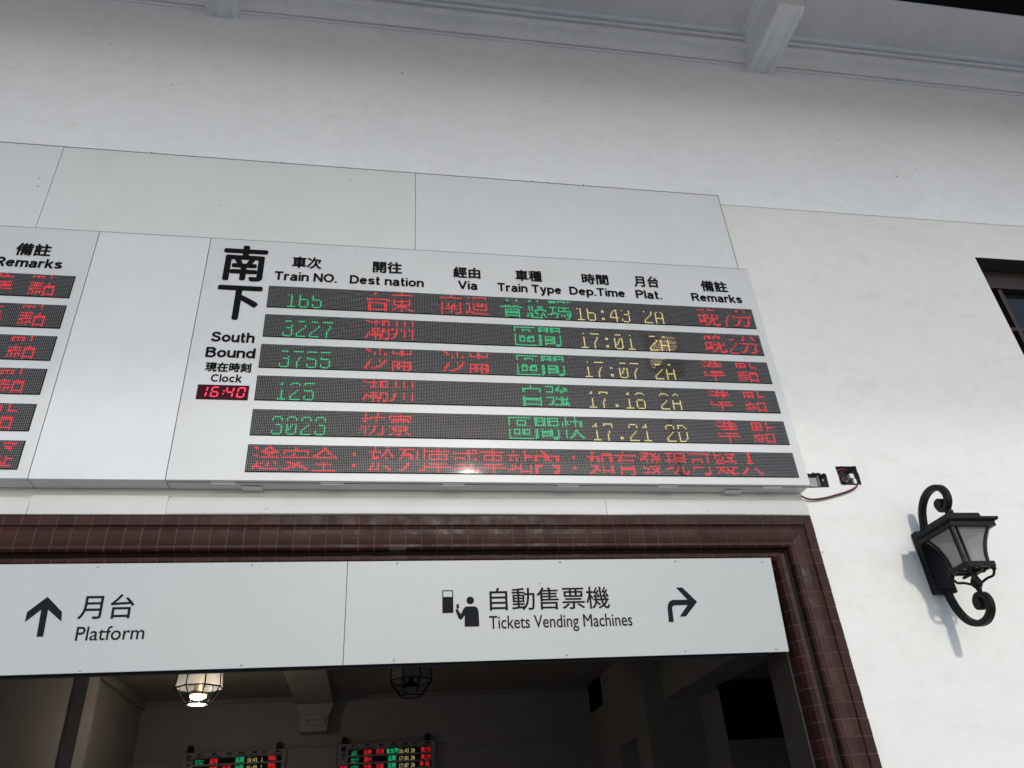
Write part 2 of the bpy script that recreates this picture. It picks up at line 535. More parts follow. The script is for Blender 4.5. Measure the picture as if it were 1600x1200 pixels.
# ------------------------------------------------------------------ ground
structure(link_mesh('ground', [(-400, -400, 0), (400, -400, 0), (400, 400, 0), (-400, 400, 0)], [(0, 1, 2, 3)], M['ground']))

# ------------------------------------------------------------------ the station building
building = thing('station_building', 'white plastered railway station front with moulded cornice and brown tiled doorway', 'building', (0, WALL, 0))
BL = Vector((0, WALL, 0))

def part(mb, name, material, parent=None, smooth=False):
    """a part of the building modelled in world metres, shifted to the building's own base"""
    mb.v = [(v[0], v[1] - WALL, v[2]) for v in mb.v]
    return mb.build(name, material, building if parent is None else parent, smooth)

def jag(pts, n, amp):
    """roughen an outline"""
    out = []
    for i, p in enumerate(pts):
        q = pts[(i + 1) % len(pts)]
        for k in range(n):
            f_ = k / n
            j = amp if k else 0
            out.append((p[0] + (q[0] - p[0]) * f_ + random.uniform(-j, j), p[1] + (q[1] - p[1]) * f_ + random.uniform(-j, j)))
    return out

OPEN_L, OPEN_R, OPEN_T = -2.11, 1.87, 2.73
SPLIT = 5.10
HOLE1 = [(2.150, 3.120), (2.268, 3.124), (2.272, 3.196), (2.262, 3.205), (2.245, 3.197), (2.232, 3.206), (2.215, 3.203), (2.20, 3.207), (2.185, 3.199), (2.150, 3.203)]
HOLE2 = jag([(2.336, 3.137), (2.455, 3.139), (2.456, 3.247), (2.337, 3.243)], 7, 0.0018)
WIN = (3.82, 5.30, 2.95, 4.785)
window_hole = [(WIN[0], WIN[2]), (WIN[1], WIN[2]), (WIN[1], WIN[3]), (WIN[0], WIN[3])]
mb = MB()
CUT = 0.07
outer = [(-7, -0.02), (-2.34 + CUT, -0.02), (-2.34 + CUT, 2.958 - CUT), (2.10 - CUT, 2.958 - CUT), (2.10 - CUT, -0.02), (9, -0.02), (9, SPLIT), (-7, SPLIT)]
loops = [outer, window_hole, HOLE1, HOLE2]
tri = tessellate_polygon([[Vector((p[0], p[1], 0)) for p in l] for l in loops])
flat = [p for l in loops for p in l]
mb.add([(p[0], WALL, p[1]) for p in flat], [tuple(q) for q in tri])
part(mb, 'lower_wall', M['wall'])
mb = MB()
mb.box(-7, 9, WALL - 0.005, WALL + 0.3, SPLIT, 7.2)
part(mb, 'upper_wall', M['wall_up'])
mb = MB()
for z0, h, p in ((SPLIT - 0.004, 0.004, 0.0015),):
    mb.box(2.06, 9, WALL - p, WALL + 0.01, z0, SPLIT)
part(mb, 'plaster_joint', M['soffit'])
# wall core behind the plaster (keeps light out of the hall)
mb = MB()
mb.box(OPEN_R + 0.005, 3.60, WALL + 0.12, WALL + 0.30, 0, SPLIT)
mb.box(3.60, 9, WALL + 0.3, WALL + 0.4, 0, SPLIT)
mb.box(-7, OPEN_L - 0.005, WALL + 0.12, WALL + 0.30, 0, SPLIT)
mb.box(OPEN_L - 0.005, OPEN_R + 0.005, WALL + 0.12, WALL + 0.30, OPEN_T + 0.005, SPLIT)
part(mb, 'wall_core', M['hall'])

# cornice: a swept profile (distance out from wall, height)
CB = 6.57
prof = [(0.004, CB), (0.020, CB), (0.022, CB + 0.014), (-0.012, CB + 0.015), (-0.012, CB + 0.024), (0.030, CB + 0.025), (0.034, CB + 0.040)]
prof += [(0.036, CB + 0.060), (0.040, CB + 0.080), (0.048, CB + 0.094), (0.062, CB + 0.102), (0.086, CB + 0.105), (0.106, CB + 0.108), (0.113, CB + 0.118), (0.116, CB + 0.150)]
prof += [(0.075, CB + 0.151), (0.075, CB + 0.164), (0.130, CB + 0.165), (0.134, CB + 0.188), (0.090, CB + 0.189), (0.090, CB + 0.204), (0.150, CB + 0.204), (0.156, CB + 0.226), (0.160, CB + 0.23)]
mb = MB()
xs = [-7 + k * 0.5 for k in range(33)]
v, f = [], []
for x in xs:
    for p, z in prof:
        v.append((x, WALL - p, z))
n = len(prof)
for i in range(len(xs) - 1):
    for j in range(n - 1):
        f.append((i * n + j, (i + 1) * n + j, (i + 1) * n + j + 1, i * n + j + 1))
mb.add(v, f)
part(mb, 'cornice', M['cornice'], smooth=False)

SOF = CB + 0.23
mb = MB()
mb.box(-7, 9, 2.80, WALL + 0.1, SOF, SOF + 0.10)
mb.box(-7, 9, 2.775, 2.80, SOF - 0.012, SOF + 0.10)
part(mb, 'soffit', M['soffit'])

# brackets under the soffit: moulded beam with a rounded middle and two side beads
def bracket(xc, w):
    sec = []
    h = w / 2
    zb = 6.515
    sec += [(-h - 0.045, SOF), (-h - 0.03, SOF - 0.03), (-h - 0.030, SOF - 0.06), (-h - 0.012, SOF - 0.075), (-h - 0.008, SOF - 0.11), (-h, SOF - 0.125)]
    sec += [(-h, zb + 0.012), (-h + 0.008, zb), (-h + 0.030, zb - 0.002), (-h + 0.040, zb + 0.012), (-h + 0.05, zb + 0.020)]
    sec += [(-h * 0.3, zb + 0.008), (h * 0.3, zb + 0.008)]
    half = [(-x, z) for x, z in reversed(sec[:11])]
    sec = sec + half
    m_ = MB()
    ys = [WALL - 0.004, WALL - 0.12, WALL - 0.30, WALL - 0.50, WALL - 0.535]
    zs = [0, 0.0, -0.004, 0.0, 0.02]
    v_, f_ = [], []
    n_ = len(sec)
    for y, dz in zip(ys, zs):
        for x, z in sec:
            zz = z + (dz if z < SOF - 0.13 else 0)
            v_.append((xc + x, y, zz))
    for i in range(len(ys) - 1):
        for j in range(n_ - 1):
            f_.append((i * n_ + j, i * n_ + j + 1, (i + 1) * n_ + j + 1, (i + 1) * n_ + j))
    e = (len(ys) - 1) * n_
    f_.append(tuple(e + j for j in range(n_)))
    f_.append(tuple(j for j in range(n_ - 1, -1, -1)))
    m_.add(v_, f_)
    return part(m_, 'bracket', M['cornice'])
bracket(2.735, 0.205)
bracket(-1.118, 0.205)

# ---- doorway surround of brown glazed tiles
XR, XL, ZT = 2.10, -2.34, 2.958
STRIPS = [
    [(0.0, 0.0), (0.0, 0.026), (0.004, 0.030), (0.046, 0.030), (0.050, 0.024)],
    [(0.056, 0.016), (0.059, 0.033), (0.074, 0.041), (0.095, 0.042), (0.118, 0.039), (0.134, 0.035), (0.141, 0.041), (0.154, 0.041), (0.162, 0.032), (0.166, 0.006)],
    [(0.170, -0.016), (0.175, -0.006), (0.193, -0.008), (0.211, -0.020), (0.223, -0.048), (0.229, -0.095)],
    [(0.230, -0.098), (0.230, -0.19)],
    [(0.230, -0.193), (0.230, -0.30)],
]
PITCH = 0.0685
tb, gb = MB(), MB()
def sweep(strip, a0, a1, seg, target, jit=0.0):
    """strip of the surround between a0 and a1 along a segment: 'top', 'right', 'left'"""
    pts0, pts1 = [], []
    dj = random.uniform(-jit, jit)
    tj = random.uniform(-jit, jit) * 0.7
    for i, (u, p) in enumerate(strip):
        pj = p + (dj + (tj if i > len(strip) / 2 else -tj) if i > 0 else 0)
        if seg == 'top':
            lo, hi = XL + u, XR - u
            s0, s1 = min(max(a0, lo), hi), min(max(a1, lo), hi)
            pts0.append((s0, WALL - pj, ZT - u)); pts1.append((s1, WALL - pj, ZT - u))
        else:
            hi = ZT - u
            s0, s1 = min(a0, hi), min(a1, hi)
            x = XR - u if seg == 'right' else XL + u
            pts0.append((x, WALL - pj, s0)); pts1.append((x, WALL - pj, s1))
    if all((Vector(p) - Vector(q)).length < 1e-4 for p, q in zip(pts0, pts1)):
        return
    k = len(pts0)
    faces = [(i, i + 1, k + i + 1, k + i) for i in range(k - 1)]
    v_ = pts0 + pts1
    target.add(v_, faces)
for strip in STRIPS:
    g_ = 0.0042
    dense = strip
    off = 0.0
    x = XL
    while x < XR:
        sweep(dense, x + g_ / 2, x + PITCH - g_ / 2, 'top', tb, 0.0012)
        x += PITCH
    for seg in ('right', 'left'):
        z = ZT - 0.036
        sweep(dense, z + g_ / 2, ZT, seg, tb, 0.0012)
        while z > 0:
            sweep(dense, z - PITCH + g_ / 2, z - g_ / 2, seg, tb, 0.0012)
            z -= PITCH
back = [[(u, p - 0.0018) for u, p in s] for s in STRIPS]
flatback = [q for s in back for q in s]
flatback = [(0.003, -0.002)] + flatback[1:]
flatback = [(u, p) if u < 0.2299 else (u + 0.003, p) for u, p in flatback]
sweep(flatback, XL, XR, 'top', gb)
sweep(flatback, 0, ZT, 'right', gb)
sweep(flatback, 0, ZT, 'left', gb)
surround = part(tb, 'door_surround', M['tile'])
gb.v = [(v[0], v[1] - WALL, v[2]) for v in gb.v]
gb.build('tile_grout', M['grout'], surround)

# ---- window in the wall
wx0, wx1, wz0, wz1 = WIN
mb = MB()
wy = WALL + 0.16
mb.add([(wx0, WALL, wz1), (wx0, wy, wz1), (wx0, WALL, wz0), (wx0, wy, wz0), (wx1, WALL, wz0), (wx1, wy, wz0), (wx1, WALL, wz1), (wx1, wy, wz1)], [(0, 2, 3, 1), (2, 4, 5, 3), (4, 6, 7, 5)])
win = part(mb, 'window', M['wall'])
mb = MB()
mb.quad((wx0, WALL, wz1 - 0.0005), (wx0, WALL + 0.16, wz1 - 0.0005), (wx1, WALL + 0.16, wz1 - 0.0005), (wx1, WALL, wz1 - 0.0005))
part(mb, 'window_lintel', M['lintel'], win)
mb = MB()
fy = WALL + 0.12
mb.bbox(wx0 + 0.002, wx1 - 0.002, fy, fy + 0.05, wz1 - 0.15, wz1 - 0.004, 0.004)
mb.bbox(wx0 + 0.002, wx0 + 0.05, fy, fy + 0.05, wz0, wz1 - 0.15, 0.004)
mb.bbox(wx1 - 0.05, wx1 - 0.002, fy, fy + 0.05, wz0, wz1 - 0.15, 0.004)
x = wx0 + 0.20
while x < wx1 - 0.1:
    mb.bbox(x, x + 0.035, fy + 0.01, fy + 0.05, wz0, wz1 - 0.15, 0.004)
    x += 0.30
z = wz1 - 0.15 - 0.34
while z > wz0:
    mb.bbox(wx0 + 0.05, wx1 - 0.05, fy + 0.014, fy + 0.046, z, z + 0.03, 0.004)
    z -= 0.36
part(mb, 'window_frame', M['timber'], win)
mb = MB()
mb.box(wx0, wx1, fy + 0.052, fy + 0.058, wz0, wz1)
part(mb, 'window_pane', M['glass_dark'], win)

# ---- the hall behind the doorway
HB, HCZ = 10.10, 3.46
mb = MB()
mb.box(-2.62, 2.70, HB, HB + 0.1, 0, HCZ)                                   # back wall
mb.box(-2.72, -2.62, WALL + 0.31, HB, 0, HCZ)                               # left wall
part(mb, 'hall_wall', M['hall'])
mb = MB()
# right wall with a doorway and a high slot
RX = 2.70
def xwall(m_, x, y0, y1, z0, z1, holes):
    ys_ = sorted({y0, y1, *[h[0] for h in holes], *[h[1] for h in holes]})
    zs_ = sorted({z0, z1, *[h[2] for h in holes], *[h[3] for h in holes]})
    for a, b_ in zip(ys_, ys_[1:]):
        for c, d in zip(zs_, zs_[1:]):
            ym, zm = (a + b_) / 2, (c + d) / 2
            if not any(h[0] < ym < h[1] and h[2] < zm < h[3] for h in holes):
                m_.quad((x, a, c), (x, b_, c), (x, b_, d), (x, a, d))
xwall(mb, RX, 7.94, HB, 0, HCZ, [(9.45, 10.06, 3.13, HCZ), (8.35, 9.0, 0, 2.62)])
mb.quad((RX, 7.94, 0), (3.28, 7.94, 0), (3.28, 7.94, HCZ), (RX, 7.94, HCZ))
mb.quad((3.28, 7.94, 0), (3.28, 7.43, 0), (3.28, 7.43, HCZ), (3.28, 7.94, HCZ))
mb.quad((3.28, 7.43, 0), (6.5, 7.43, 0), (6.5, 7.43, HCZ), (3.28, 7.43, HCZ))
mb.quad((6.5, 7.43, 0), (6.5, WALL + 0.4, 0), (6.5, WALL + 0.4, HCZ), (6.5, 7.43, HCZ))
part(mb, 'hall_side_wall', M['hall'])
mb = MB()
mb.box(-2.72, 6.6, WALL + 0.30, HB + 0.1, HCZ, HCZ + 0.1)
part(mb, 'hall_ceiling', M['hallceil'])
mb = MB()
mb.box(RX + 0.002, RX + 0.4, 9.40, 10.09, 3.05, 3.458)
part(mb, 'high_opening', M['void'])
mb = MB()
mb.box(RX + 0.30, RX + 0.34, 8.2, 9.3, 0, 2.7)
mb.box(RX + 0.001, RX + 0.30, 9.0, 9.3, 0, 2.7)
mb.box(RX + 0.001, RX + 0.34, 8.2, 9.3, 2.7, 2.75)
mb.box(RX + 0.02, RX + 0.30, 8.30, 8.345, 0, 2.62)
part(mb, 'side_passage', M['hall'])
mb = MB()
mb.box(2.91, 3.24, WALL + 0.31, 7.935, 2.91, HCZ)
part(mb, 'ceiling_beam', M['hall'])
mb = MB()
mb.box(-2.619, -2.50, 7.75, 8.05, 0, HCZ - 0.001)
part(mb, 'pilaster', M['hall'])
mb = MB()
mb.box(-2.615, -2.57, 8.052, HB - 0.004, HCZ - 0.09, HCZ - 0.002)
mb.box(-2.569, RX - 0.004, HB - 0.04, HB - 0.003, HCZ - 0.05, HCZ - 0.002)
part(mb, 'ceiling_moulding', M['hallceil'])
mb = MB()                                                                    # dado band behind the boards
mb.box(-2.6, RX - 0.01, HB - 0.015, HB - 0.002, 2.83, 2.86)
part(mb, 'picture_rail', M['hall'])
# pendant corbel on the back wall, tapering, with a sunk panel
mb = MB()
def corbel(m_, xc, y, zt, zb, wt, wb, d):
    o_ = [(xc - wb, zb), (xc + wb, zb), (xc + wb * 1.03, zb + 0.18), (xc + wt * 0.86, zt - 0.17), (xc + wt, zt - 0.1), (xc + wt, zt), (xc - wt, zt), (xc - wt, zt - 0.1), (xc - wt * 0.86, zt - 0.17), (xc - wb * 1.03, zb + 0.18)]
    m_.prism_y(o_, y - d, y)
    for (a, b_, c, d_) in ((xc - wb * 0.82, xc - wb * 0.58, zb + 0.06, zt - 0.2), (xc + wb * 0.58, xc + wb * 0.82, zb + 0.06, zt - 0.2), (xc - wb * 0.575, xc + wb * 0.575, zb + 0.06, zb + 0.09), (xc - wb * 0.575, xc + wb * 0.575, zt - 0.24, zt - 0.2)):
        m_.box(a, b_, y - d - 0.035, y - d - 0.0005, c, d_)
corbel(mb, -0.655, HB - 0.002, HCZ - 0.06, 3.035, 0.205, 0.155, 0.24)
part(mb, 'corbel', M['hall_trim'])
mb = MB()
mb.bbox(-0.865, -0.445, 4.2, HB - 0.25, HCZ - 0.13, HCZ - 0.002, 0.012)
part(mb, 'ceiling_rib', M['hall_trim'])
mb = MB()
mb.box(-2.72, 6.6, WALL + 0.42, HB + 0.1, -0.05, 0.004)
part(mb, 'hall_floor', mat('hall_terrazzo', (0.16, 0.15, 0.14), 0.4))
# ventilation window with a dark roller shutter in the side wall
mb = MB()
mb.box(3.285, 3.86, 7.405, 7.427, 2.445, 2.90)
shut = part(mb, 'dark_window', M['void'])
mb = MB()
teeth = [(3.29, 2.444)]
for k in range(13):
    teeth += [(3.30 + k * 0.0425, 2.438), (3.30 + k * 0.0425, 2.424), (3.318 + k * 0.0425, 2.424), (3.318 + k * 0.0425, 2.438)]
teeth += [(3.85, 2.444)]
mb.prism_y(teeth, 7.40, 7.425)
part(mb, 'toothed_sill', M['hall'], shut)
mb = MB()
mb.bbox(3.27, 3.90, 7.36, 7.425, 2.88, 2.955, 0.006)
part(mb, 'shutter_box', M['dark'], shut)

# ------------------------------------------------------------------ dark canopy, with added slats that shade the wall
canopy = thing('forecourt_canopy', 'dark timber canopy seen at the top right corner, with added unseen slats shading the wall', 'canopy', (0, 0, 0))
mb = MB()
mb.box(-9, 12, 2.45, 2.772, SOF - 0.008, 7.0)
mb.build('canopy_deck', M['canopy'], canopy)
M['slat'] = mat('pale_shade_slat', (0.6, 0.6, 0.6), 0.6)  # for the added slats that shade the upper wall
mb = MB()                                 # added unseen slats, narrower outwards, to grade the sun on the wall
for k in range(98):
    q = k / 98
    w_ = 0.036 * (1 - q) ** 1.15 + 0.012 * max(0.0, 1 - q / 0.22) ** 1.5
    y_ = 2.44 - 0.068 * k
    mb.box(-9, 12, y_ - w_, y_, 6.83, 6.842)
mb.build('added_shade_slats', M['slat'], canopy)

mast = thing('reflection_mast', 'added unseen tall mast with a warm floodlight out on the forecourt, only mirrored in the display windows', 'glow', (9.74, -15.0, 0))  # added unseen source, puts a warm reflection in the display windows
mb = MB()
mb.tube([(0, 0, 0), (0, 0, 8), (0, 0, 16.0)], [0.14, 0.11, 0.08], 12)
mb.build('mast', M['dark'], mast, True)
mb = MB()
mb.bbox(-0.7, 0.7, -0.12, 0.10, 16.0, 17.7, 0.03)
mb.build('glow_head', M['dark'], mast)
mb = MB()
ell = [(0.30 * math.cos(k * math.pi / 16), 0.85 * math.sin(k * math.pi / 16)) for k in range(32)]
ell = [(p[0] * 0.80 + p[1] * 0.60, 16.85 - p[0] * 0.60 + p[1] * 0.80) for p in ell]
mb.prism_y(ell, 0.101, 0.14)
mb.build('glow_lens', mat('warm_reflection_glow', (0.8, 0.7, 0.5), 0.5, emit=(1.0, 0.72, 0.38), estr=5.0), mast)

# ------------------------------------------------------------------ LED lettering
GL = {
    '台': [0, 768, 1536, 3120, 6168, 12300, 32766, 28675, 0, 16380, 12300, 12300, 12300, 12300, 16380, 12292],
    '東': [256, 256, 32766, 256, 16376, 16376, 8456, 16376, 8456, 8456, 16376, 1984, 3424, 12568, 24846, 256],
    '南': [256, 256, 65534, 256, 256, 32764, 16388, 17476, 17604, 20452, 16644, 24564, 16644, 16644, 16700, 16400],
    '迴': [0, 9214, 4610, 2562, 762, 730, 29402, 4826, 4858, 4610, 4610, 5118, 12288, 27648, 18431, 0],
    '普': [0, 2064, 3120, 32766, 9800, 5704, 5712, 65534, 0, 8184, 4104, 8184, 8184, 4104, 8184, 4104],
    '悠': [0, 2112, 6208, 5374, 13704, 30536, 5240, 5168, 5240, 5582, 258, 2440, 11468, 11284, 27666, 2032],
    '瑪': [0, 32255, 32016, 4606, 4606, 4368, 32254, 4368, 4368, 4607, 5121, 16135, 57943, 595, 1538, 14],
    '晚': [0, 128, 63984, 39728, 39456, 40956, 40548, 64100, 39492, 39932, 39008, 63712, 63904, 33570, 3646, 2076],
    '分': [0, 1056, 3120, 2064, 6152, 12300, 24582, 24570, 520, 520, 1544, 1048, 3096, 6168, 28912, 64],
    '潮': [256, 24863, 8153, 281, 281, 18399, 25689, 2009, 1113, 2015, 4369, 14289, 12273, 24881, 16679, 294],
    '州': [0, 2114, 2114, 2114, 2114, 10834, 10842, 26954, 18762, 2114, 6210, 6210, 4162, 12354, 24578, 0],
    '區': [0, 65532, 32768, 34784, 33824, 33824, 34784, 32768, 40568, 40696, 37576, 37576, 40696, 32768, 32768, 65534],
    '間': [0, 65278, 50882, 65278, 50882, 50882, 65278, 49154, 53218, 51298, 53218, 53218, 51298, 53218, 51230, 32796],
    '沙': [8224, 14368, 2080, 292, 294, 25378, 12835, 1568, 1062, 2084, 6156, 4120, 12336, 8416, 26496, 0],
    '崙': [256, 8580, 8580, 16380, 384, 1760, 15420, 61430, 0, 16380, 9804, 9804, 16380, 9804, 9804, 8280],
    '準': [8480, 6960, 1022, 17968, 16382, 560, 3070, 4656, 9214, 25598, 128, 32767, 128, 128, 128, 128],
    '點': [16, 32528, 18704, 27408, 23839, 18704, 32528, 2064, 32638, 2174, 32578, 24642, 5954, 21826, 21630, 66],
    '自': [0, 256, 256, 16380, 12292, 12292, 12292, 16380, 12292, 12292, 16380, 16380, 12292, 12292, 16380, 12292],
    '強': [0, 31808, 1228, 1414, 1534, 31792, 16432, 16894, 32050, 32050, 1534, 1076, 3126, 3134, 15359, 0],
    '枋': [4128, 4128, 4128, 5118, 32320, 4160, 12352, 14460, 13508, 21700, 20612, 36996, 4484, 4356, 4668, 0],
    '寮': [0, 256, 32764, 16644, 24564, 8184, 13384, 8176, 30780, 24560, 6192, 8176, 2336, 4368, 26380, 512],
    '快': [4160, 4160, 4160, 7164, 22604, 21580, 20556, 20556, 6142, 4192, 4320, 4272, 4504, 4876, 5638, 0],
    '途': [64, 24800, 12720, 796, 2046, 496, 28736, 6142, 4160, 4680, 4684, 5188, 12480, 31744, 18430, 0],
    '安': [0, 256, 384, 32766, 16386, 17154, 512, 65535, 3120, 2096, 7264, 1984, 496, 3900, 30726, 0],
    '全': [0, 256, 896, 1728, 3168, 6192, 28684, 24566, 256, 256, 256, 8176, 256, 256, 256, 32764],
    '於': [4128, 4128, 4208, 65104, 8392, 8588, 15620, 15456, 9264, 9232, 9216, 9216, 25824, 17456, 56344, 0],
    '列': [1, 32705, 6161, 6161, 7953, 16273, 8337, 24977, 20753, 3857, 1553, 1537, 3073, 6145, 28687, 0],
    '車': [256, 256, 65532, 256, 16376, 8456, 8456, 16376, 8456, 16376, 16376, 256, 65534, 256, 256, 256],
    '或': [0, 220, 196, 65534, 192, 64, 32324, 16972, 16968, 32376, 32368, 32, 8050, 61842, 798, 4],
    '站': [0, 4128, 4128, 32, 65086, 62, 17440, 25632, 11296, 10748, 10500, 10500, 7940, 61700, 508, 260],
    '內': [0, 3072, 1536, 768, 65534, 50054, 50054, 49862, 50758, 52326, 63550, 61470, 49158, 49158, 49182, 49180],
    '如': [0, 6144, 4223, 4223, 65347, 13123, 13123, 9027, 8771, 25155, 15939, 3139, 3651, 7039, 28739, 16384],
    '有': [0, 512, 512, 32766, 3072, 3072, 8184, 6152, 10248, 28664, 2056, 4088, 4088, 2056, 2056, 2104],
    '發': [0, 16016, 1764, 15468, 6200, 31996, 17556, 1168, 15644, 8192, 8696, 15640, 1264, 1136, 15768, 0],
    '現': [0, 32252, 4356, 4356, 4604, 4356, 32252, 4356, 4356, 4604, 5264, 30864, 16784, 274, 1566, 4],
    '可': [0, 65534, 8, 8, 8, 16264, 8328, 8328, 8328, 8328, 16264, 8200, 8200, 8, 120, 112],
    '疑': [16384, 17662, 30724, 17016, 16952, 15880, 8702, 32274, 22674, 6288, 65182, 6288, 7376, 10096, 16702, 0],
    '人': [384, 384, 384, 384, 384, 384, 896, 960, 576, 1632, 1056, 3120, 6168, 12300, 24582, 0],
    '北': [1088, 1088, 1088, 1092, 31820, 31864, 1120, 1088, 1088, 1088, 3136, 15426, 58434, 1090, 1150, 1024],
    '上': [256, 256, 256, 256, 256, 256, 510, 508, 256, 256, 256, 256, 256, 256, 32767, 65535],
    '基': [0, 2064, 2064, 32766, 2064, 4080, 2064, 4080, 2064, 32766, 2064, 6536, 28662, 16770, 384, 16380],
    '隆': [0, 128, 63992, 37656, 38832, 45280, 41400, 38668, 37360, 39488, 39932, 46144, 33784, 32832, 34812, 32768]
}
# 8 x 16 numerals drawn as rows
def rows8(*r):
    return [int(x, 16) for x in r]
DIG = {
 '0': rows8('00','00','3c','42','42','46','4a','4a','52','52','62','42','42','3c','00','00'),
 '1': rows8('00','00','08','18','28','08','08','08','08','08','08','08','08','3e','00','00'),
 '2': rows8('00','00','3c','42','42','02','02','04','08','10','20','40','40','7e','00','00'),
 '3': rows8('00','00','3c','42','42','02','02','1c','02','02','02','42','42','3c','00','00'),
 '4': rows8('00','00','04','0c','0c','14','24','24','44','44','7e','04','04','04','00','00'),
 '5': rows8('00','00','7e','40','40','40','40','7c','02','02','02','42','42','3c','00','00'),
 '6': rows8('00','00','1c','20','40','40','40','7c','42','42','42','42','42','3c','00','00'),
 '7': rows8('00','00','7e','42','02','04','04','08','08','10','10','10','10','10','00','00'),
 '8': rows8('00','00','3c','42','42','42','42','3c','42','42','42','42','42','3c','00','00'),
 'A': rows8('00','00','18','24','24','42','42','42','42','7e','42','42','42','42','00','00'),
 'D': rows8('00','00','78','44','42','42','42','42','42','42','42','42','44','78','00','00'),
 ':': rows8('00','00','00','00','00','18','18','00','00','00','00','18','18','00','00','00'),
 ' ': rows8(*['00'] * 16),
}
def glyph_bits(ch):
    """list of (column,row) lit, and the advance in dots"""
    if ch in DIG:
        r = DIG[ch]
        return [(c, i + 2) for i in range(14) for c in range(8) if r[i] >> (7 - c) & 1], 8
    if ch == '，':
        return [(5, 12), (6, 12), (5, 13), (6, 13), (6, 14), (5, 15)], 16
    if ch == '：':
        return [(7, 4), (7, 5), (8, 4), (8, 5), (7, 11), (7, 12), (8, 11), (8, 12)], 16
    if ch in GL:
        h = GL[ch]
        return [(c, i) for i in range(16) for c in range(16) if h[i] >> (15 - c) & 1], 16
    return [], 16

NCOL = 328
def dot_mesh(name, cells, px, pz, r, y, material, parent, seg=6, sx=1.0):
    v, f = [], []
    for (c, i) in cells:
        x = (c + 0.5) * px
        z = -(i + 0.5) * pz
        k = len(v)
        for s in range(seg):
            a = 2 * math.pi * s / seg
            v.append((x + r * sx * math.cos(a), y, z + r * math.sin(a)))
        f.append(tuple(range(k, k + seg)))
    return link_mesh(name, v, f, material, parent)

OFF_MESH = {}
def led_row(parent, x0, ztop, y, px, pz, texts, blank, k=1.0, unlit=True):
    """one line of the display: black module, unlit lamps, lit lettering"""
    w, h = NCOL * px, 16 * pz
    mb_ = MB()
    e = 0.003 * k
    mb_.box(-e, w + e, 0, 0.006 * k, -h - e, e)
    row = mb_.build('led_row', M['led_back'], parent)
    row.location = (x0, y, ztop)
    if unlit:
        key = (px, pz)
        if key not in OFF_MESH:
            o = dot_mesh('unlit_lamps', [(c, i) for c in range(NCOL) for i in range(16)], px, pz, 0.285 * px, -0.0012 * k, M['led_off'], row)
            OFF_MESH[key] = o.data
        else:
            o = bpy.data.objects.new('unlit_lamps', OFF_MESH[key])
            col_main.objects.link(o)
            o.parent = row
    if unlit:
        pane = link_mesh('acrylic_window', [(0, -0.004, 0.001), (w, -0.004, 0.001), (w, -0.004, -h - 0.001), (0, -0.004, -h - 0.001)], [(0, 3, 2, 1)], M['acrylic'], row)
    for s, col0, colour in texts:
        cells = []
        c0 = col0
        for ch in s:
            bits, adv = glyph_bits(ch)
            cells += [(c0 + c, i) for c, i in bits if i not in blank and 0 <= c0 + c < NCOL]
            c0 += adv
        dot_mesh('lit_lettering', cells, px, pz, (0.46 if unlit else 0.62) * px, -0.0022 * k, M['led_' + colour], row, 6 if unlit else 4)
    return row

SEG7 = {'0': 'abcdef', '1': 'bc', '2': 'abged', '3': 'abgcd', '4': 'fgbc', '5': 'afgcd', '6': 'afgecd', '7': 'abc', '8': 'abcdefg', '9': 'abfgcd'}
def seven(mb_, digits, x0, z0, w, h, y):
    """slanted seven-segment numerals in a window of size w x h"""
    cell = w / 4.6
    def seg(ox, pts):
        mb_.poly([(x0 + ox + px_ + (pz_) * 0.13, y, z0 + pz_) for px_, pz_ in pts])
    ox = cell * 0.14
    hh = h * 0.74
    zb = h * 0.13
    dw = cell * 0.60
    tk = h * 0.085
    for d in digits:
        if d == ':':
            for zz in (0.33, 0.62):
                seg(ox - cell * 0.02, [(0, zb + hh * zz - tk * .5), (tk, zb + hh * zz - tk * .5), (tk, zb + hh * zz + tk * .5), (0, zb + hh * zz + tk * .5)])
            ox += cell * 0.28
            continue
        for s in SEG7[d]:
            m_ = zb + hh / 2
            t_ = zb + hh
            g2 = tk * 0.35
            if s in 'agd':
                zc = {'a': t_ - tk / 2, 'g': m_, 'd': zb + tk / 2}[s]
                seg(ox, [(g2, zc), (g2 + tk / 2, zc - tk / 2), (dw - g2 - tk / 2, zc - tk / 2), (dw - g2, zc), (dw - g2 - tk / 2, zc + tk / 2), (g2 + tk / 2, zc + tk / 2)])
            else:
                xc = dw if s in 'bc' else 0
                za, zb2 = (m_ + g2, t_ - g2) if s in 'bf' else (zb + g2, m_ - g2)
                seg(ox, [(xc - tk / 2, za + tk / 2), (xc, za), (xc + tk / 2, za + tk / 2), (xc + tk / 2, zb2 - tk / 2), (xc, zb2), (xc - tk / 2, zb2 - tk / 2)])
        ox += cell * 1.06

HEAD = [('車次', -0.479, 4.300, -0.329, 4.380), ('Train NO.', -0.559, 4.218, -0.247, 4.279), ('開往', -0.064, 4.297, 0.090, 4.378),
        ('Dest nation', -0.178, 4.214, 0.204, 4.280), ('經由', 0.363, 4.292, 0.512, 4.370), ('Via', 0.389, 4.213, 0.492, 4.273),
        ('車種', 0.704, 4.293, 0.854, 4.372), ('Train Type', 0.602, 4.197, 0.954, 4.276), ('時間', 1.080, 4.295, 1.234, 4.372),
        ('Dep.Time', 1.002, 4.198, 1.316, 4.275), ('月台', 1.382, 4.296, 1.529, 4.378), ('Plat.', 1.381, 4.212, 1.528, 4.275),
        ('備註', 1.780, 4.288, 1.941, 4.369), ('Remarks', 1.709, 4.208, 2.010, 4.272)]
LATIN_Z = (4.215, 4.2725)
ROW_Z = [4.1695, 3.989, 3.808, 3.627, 3.443, 3.261]
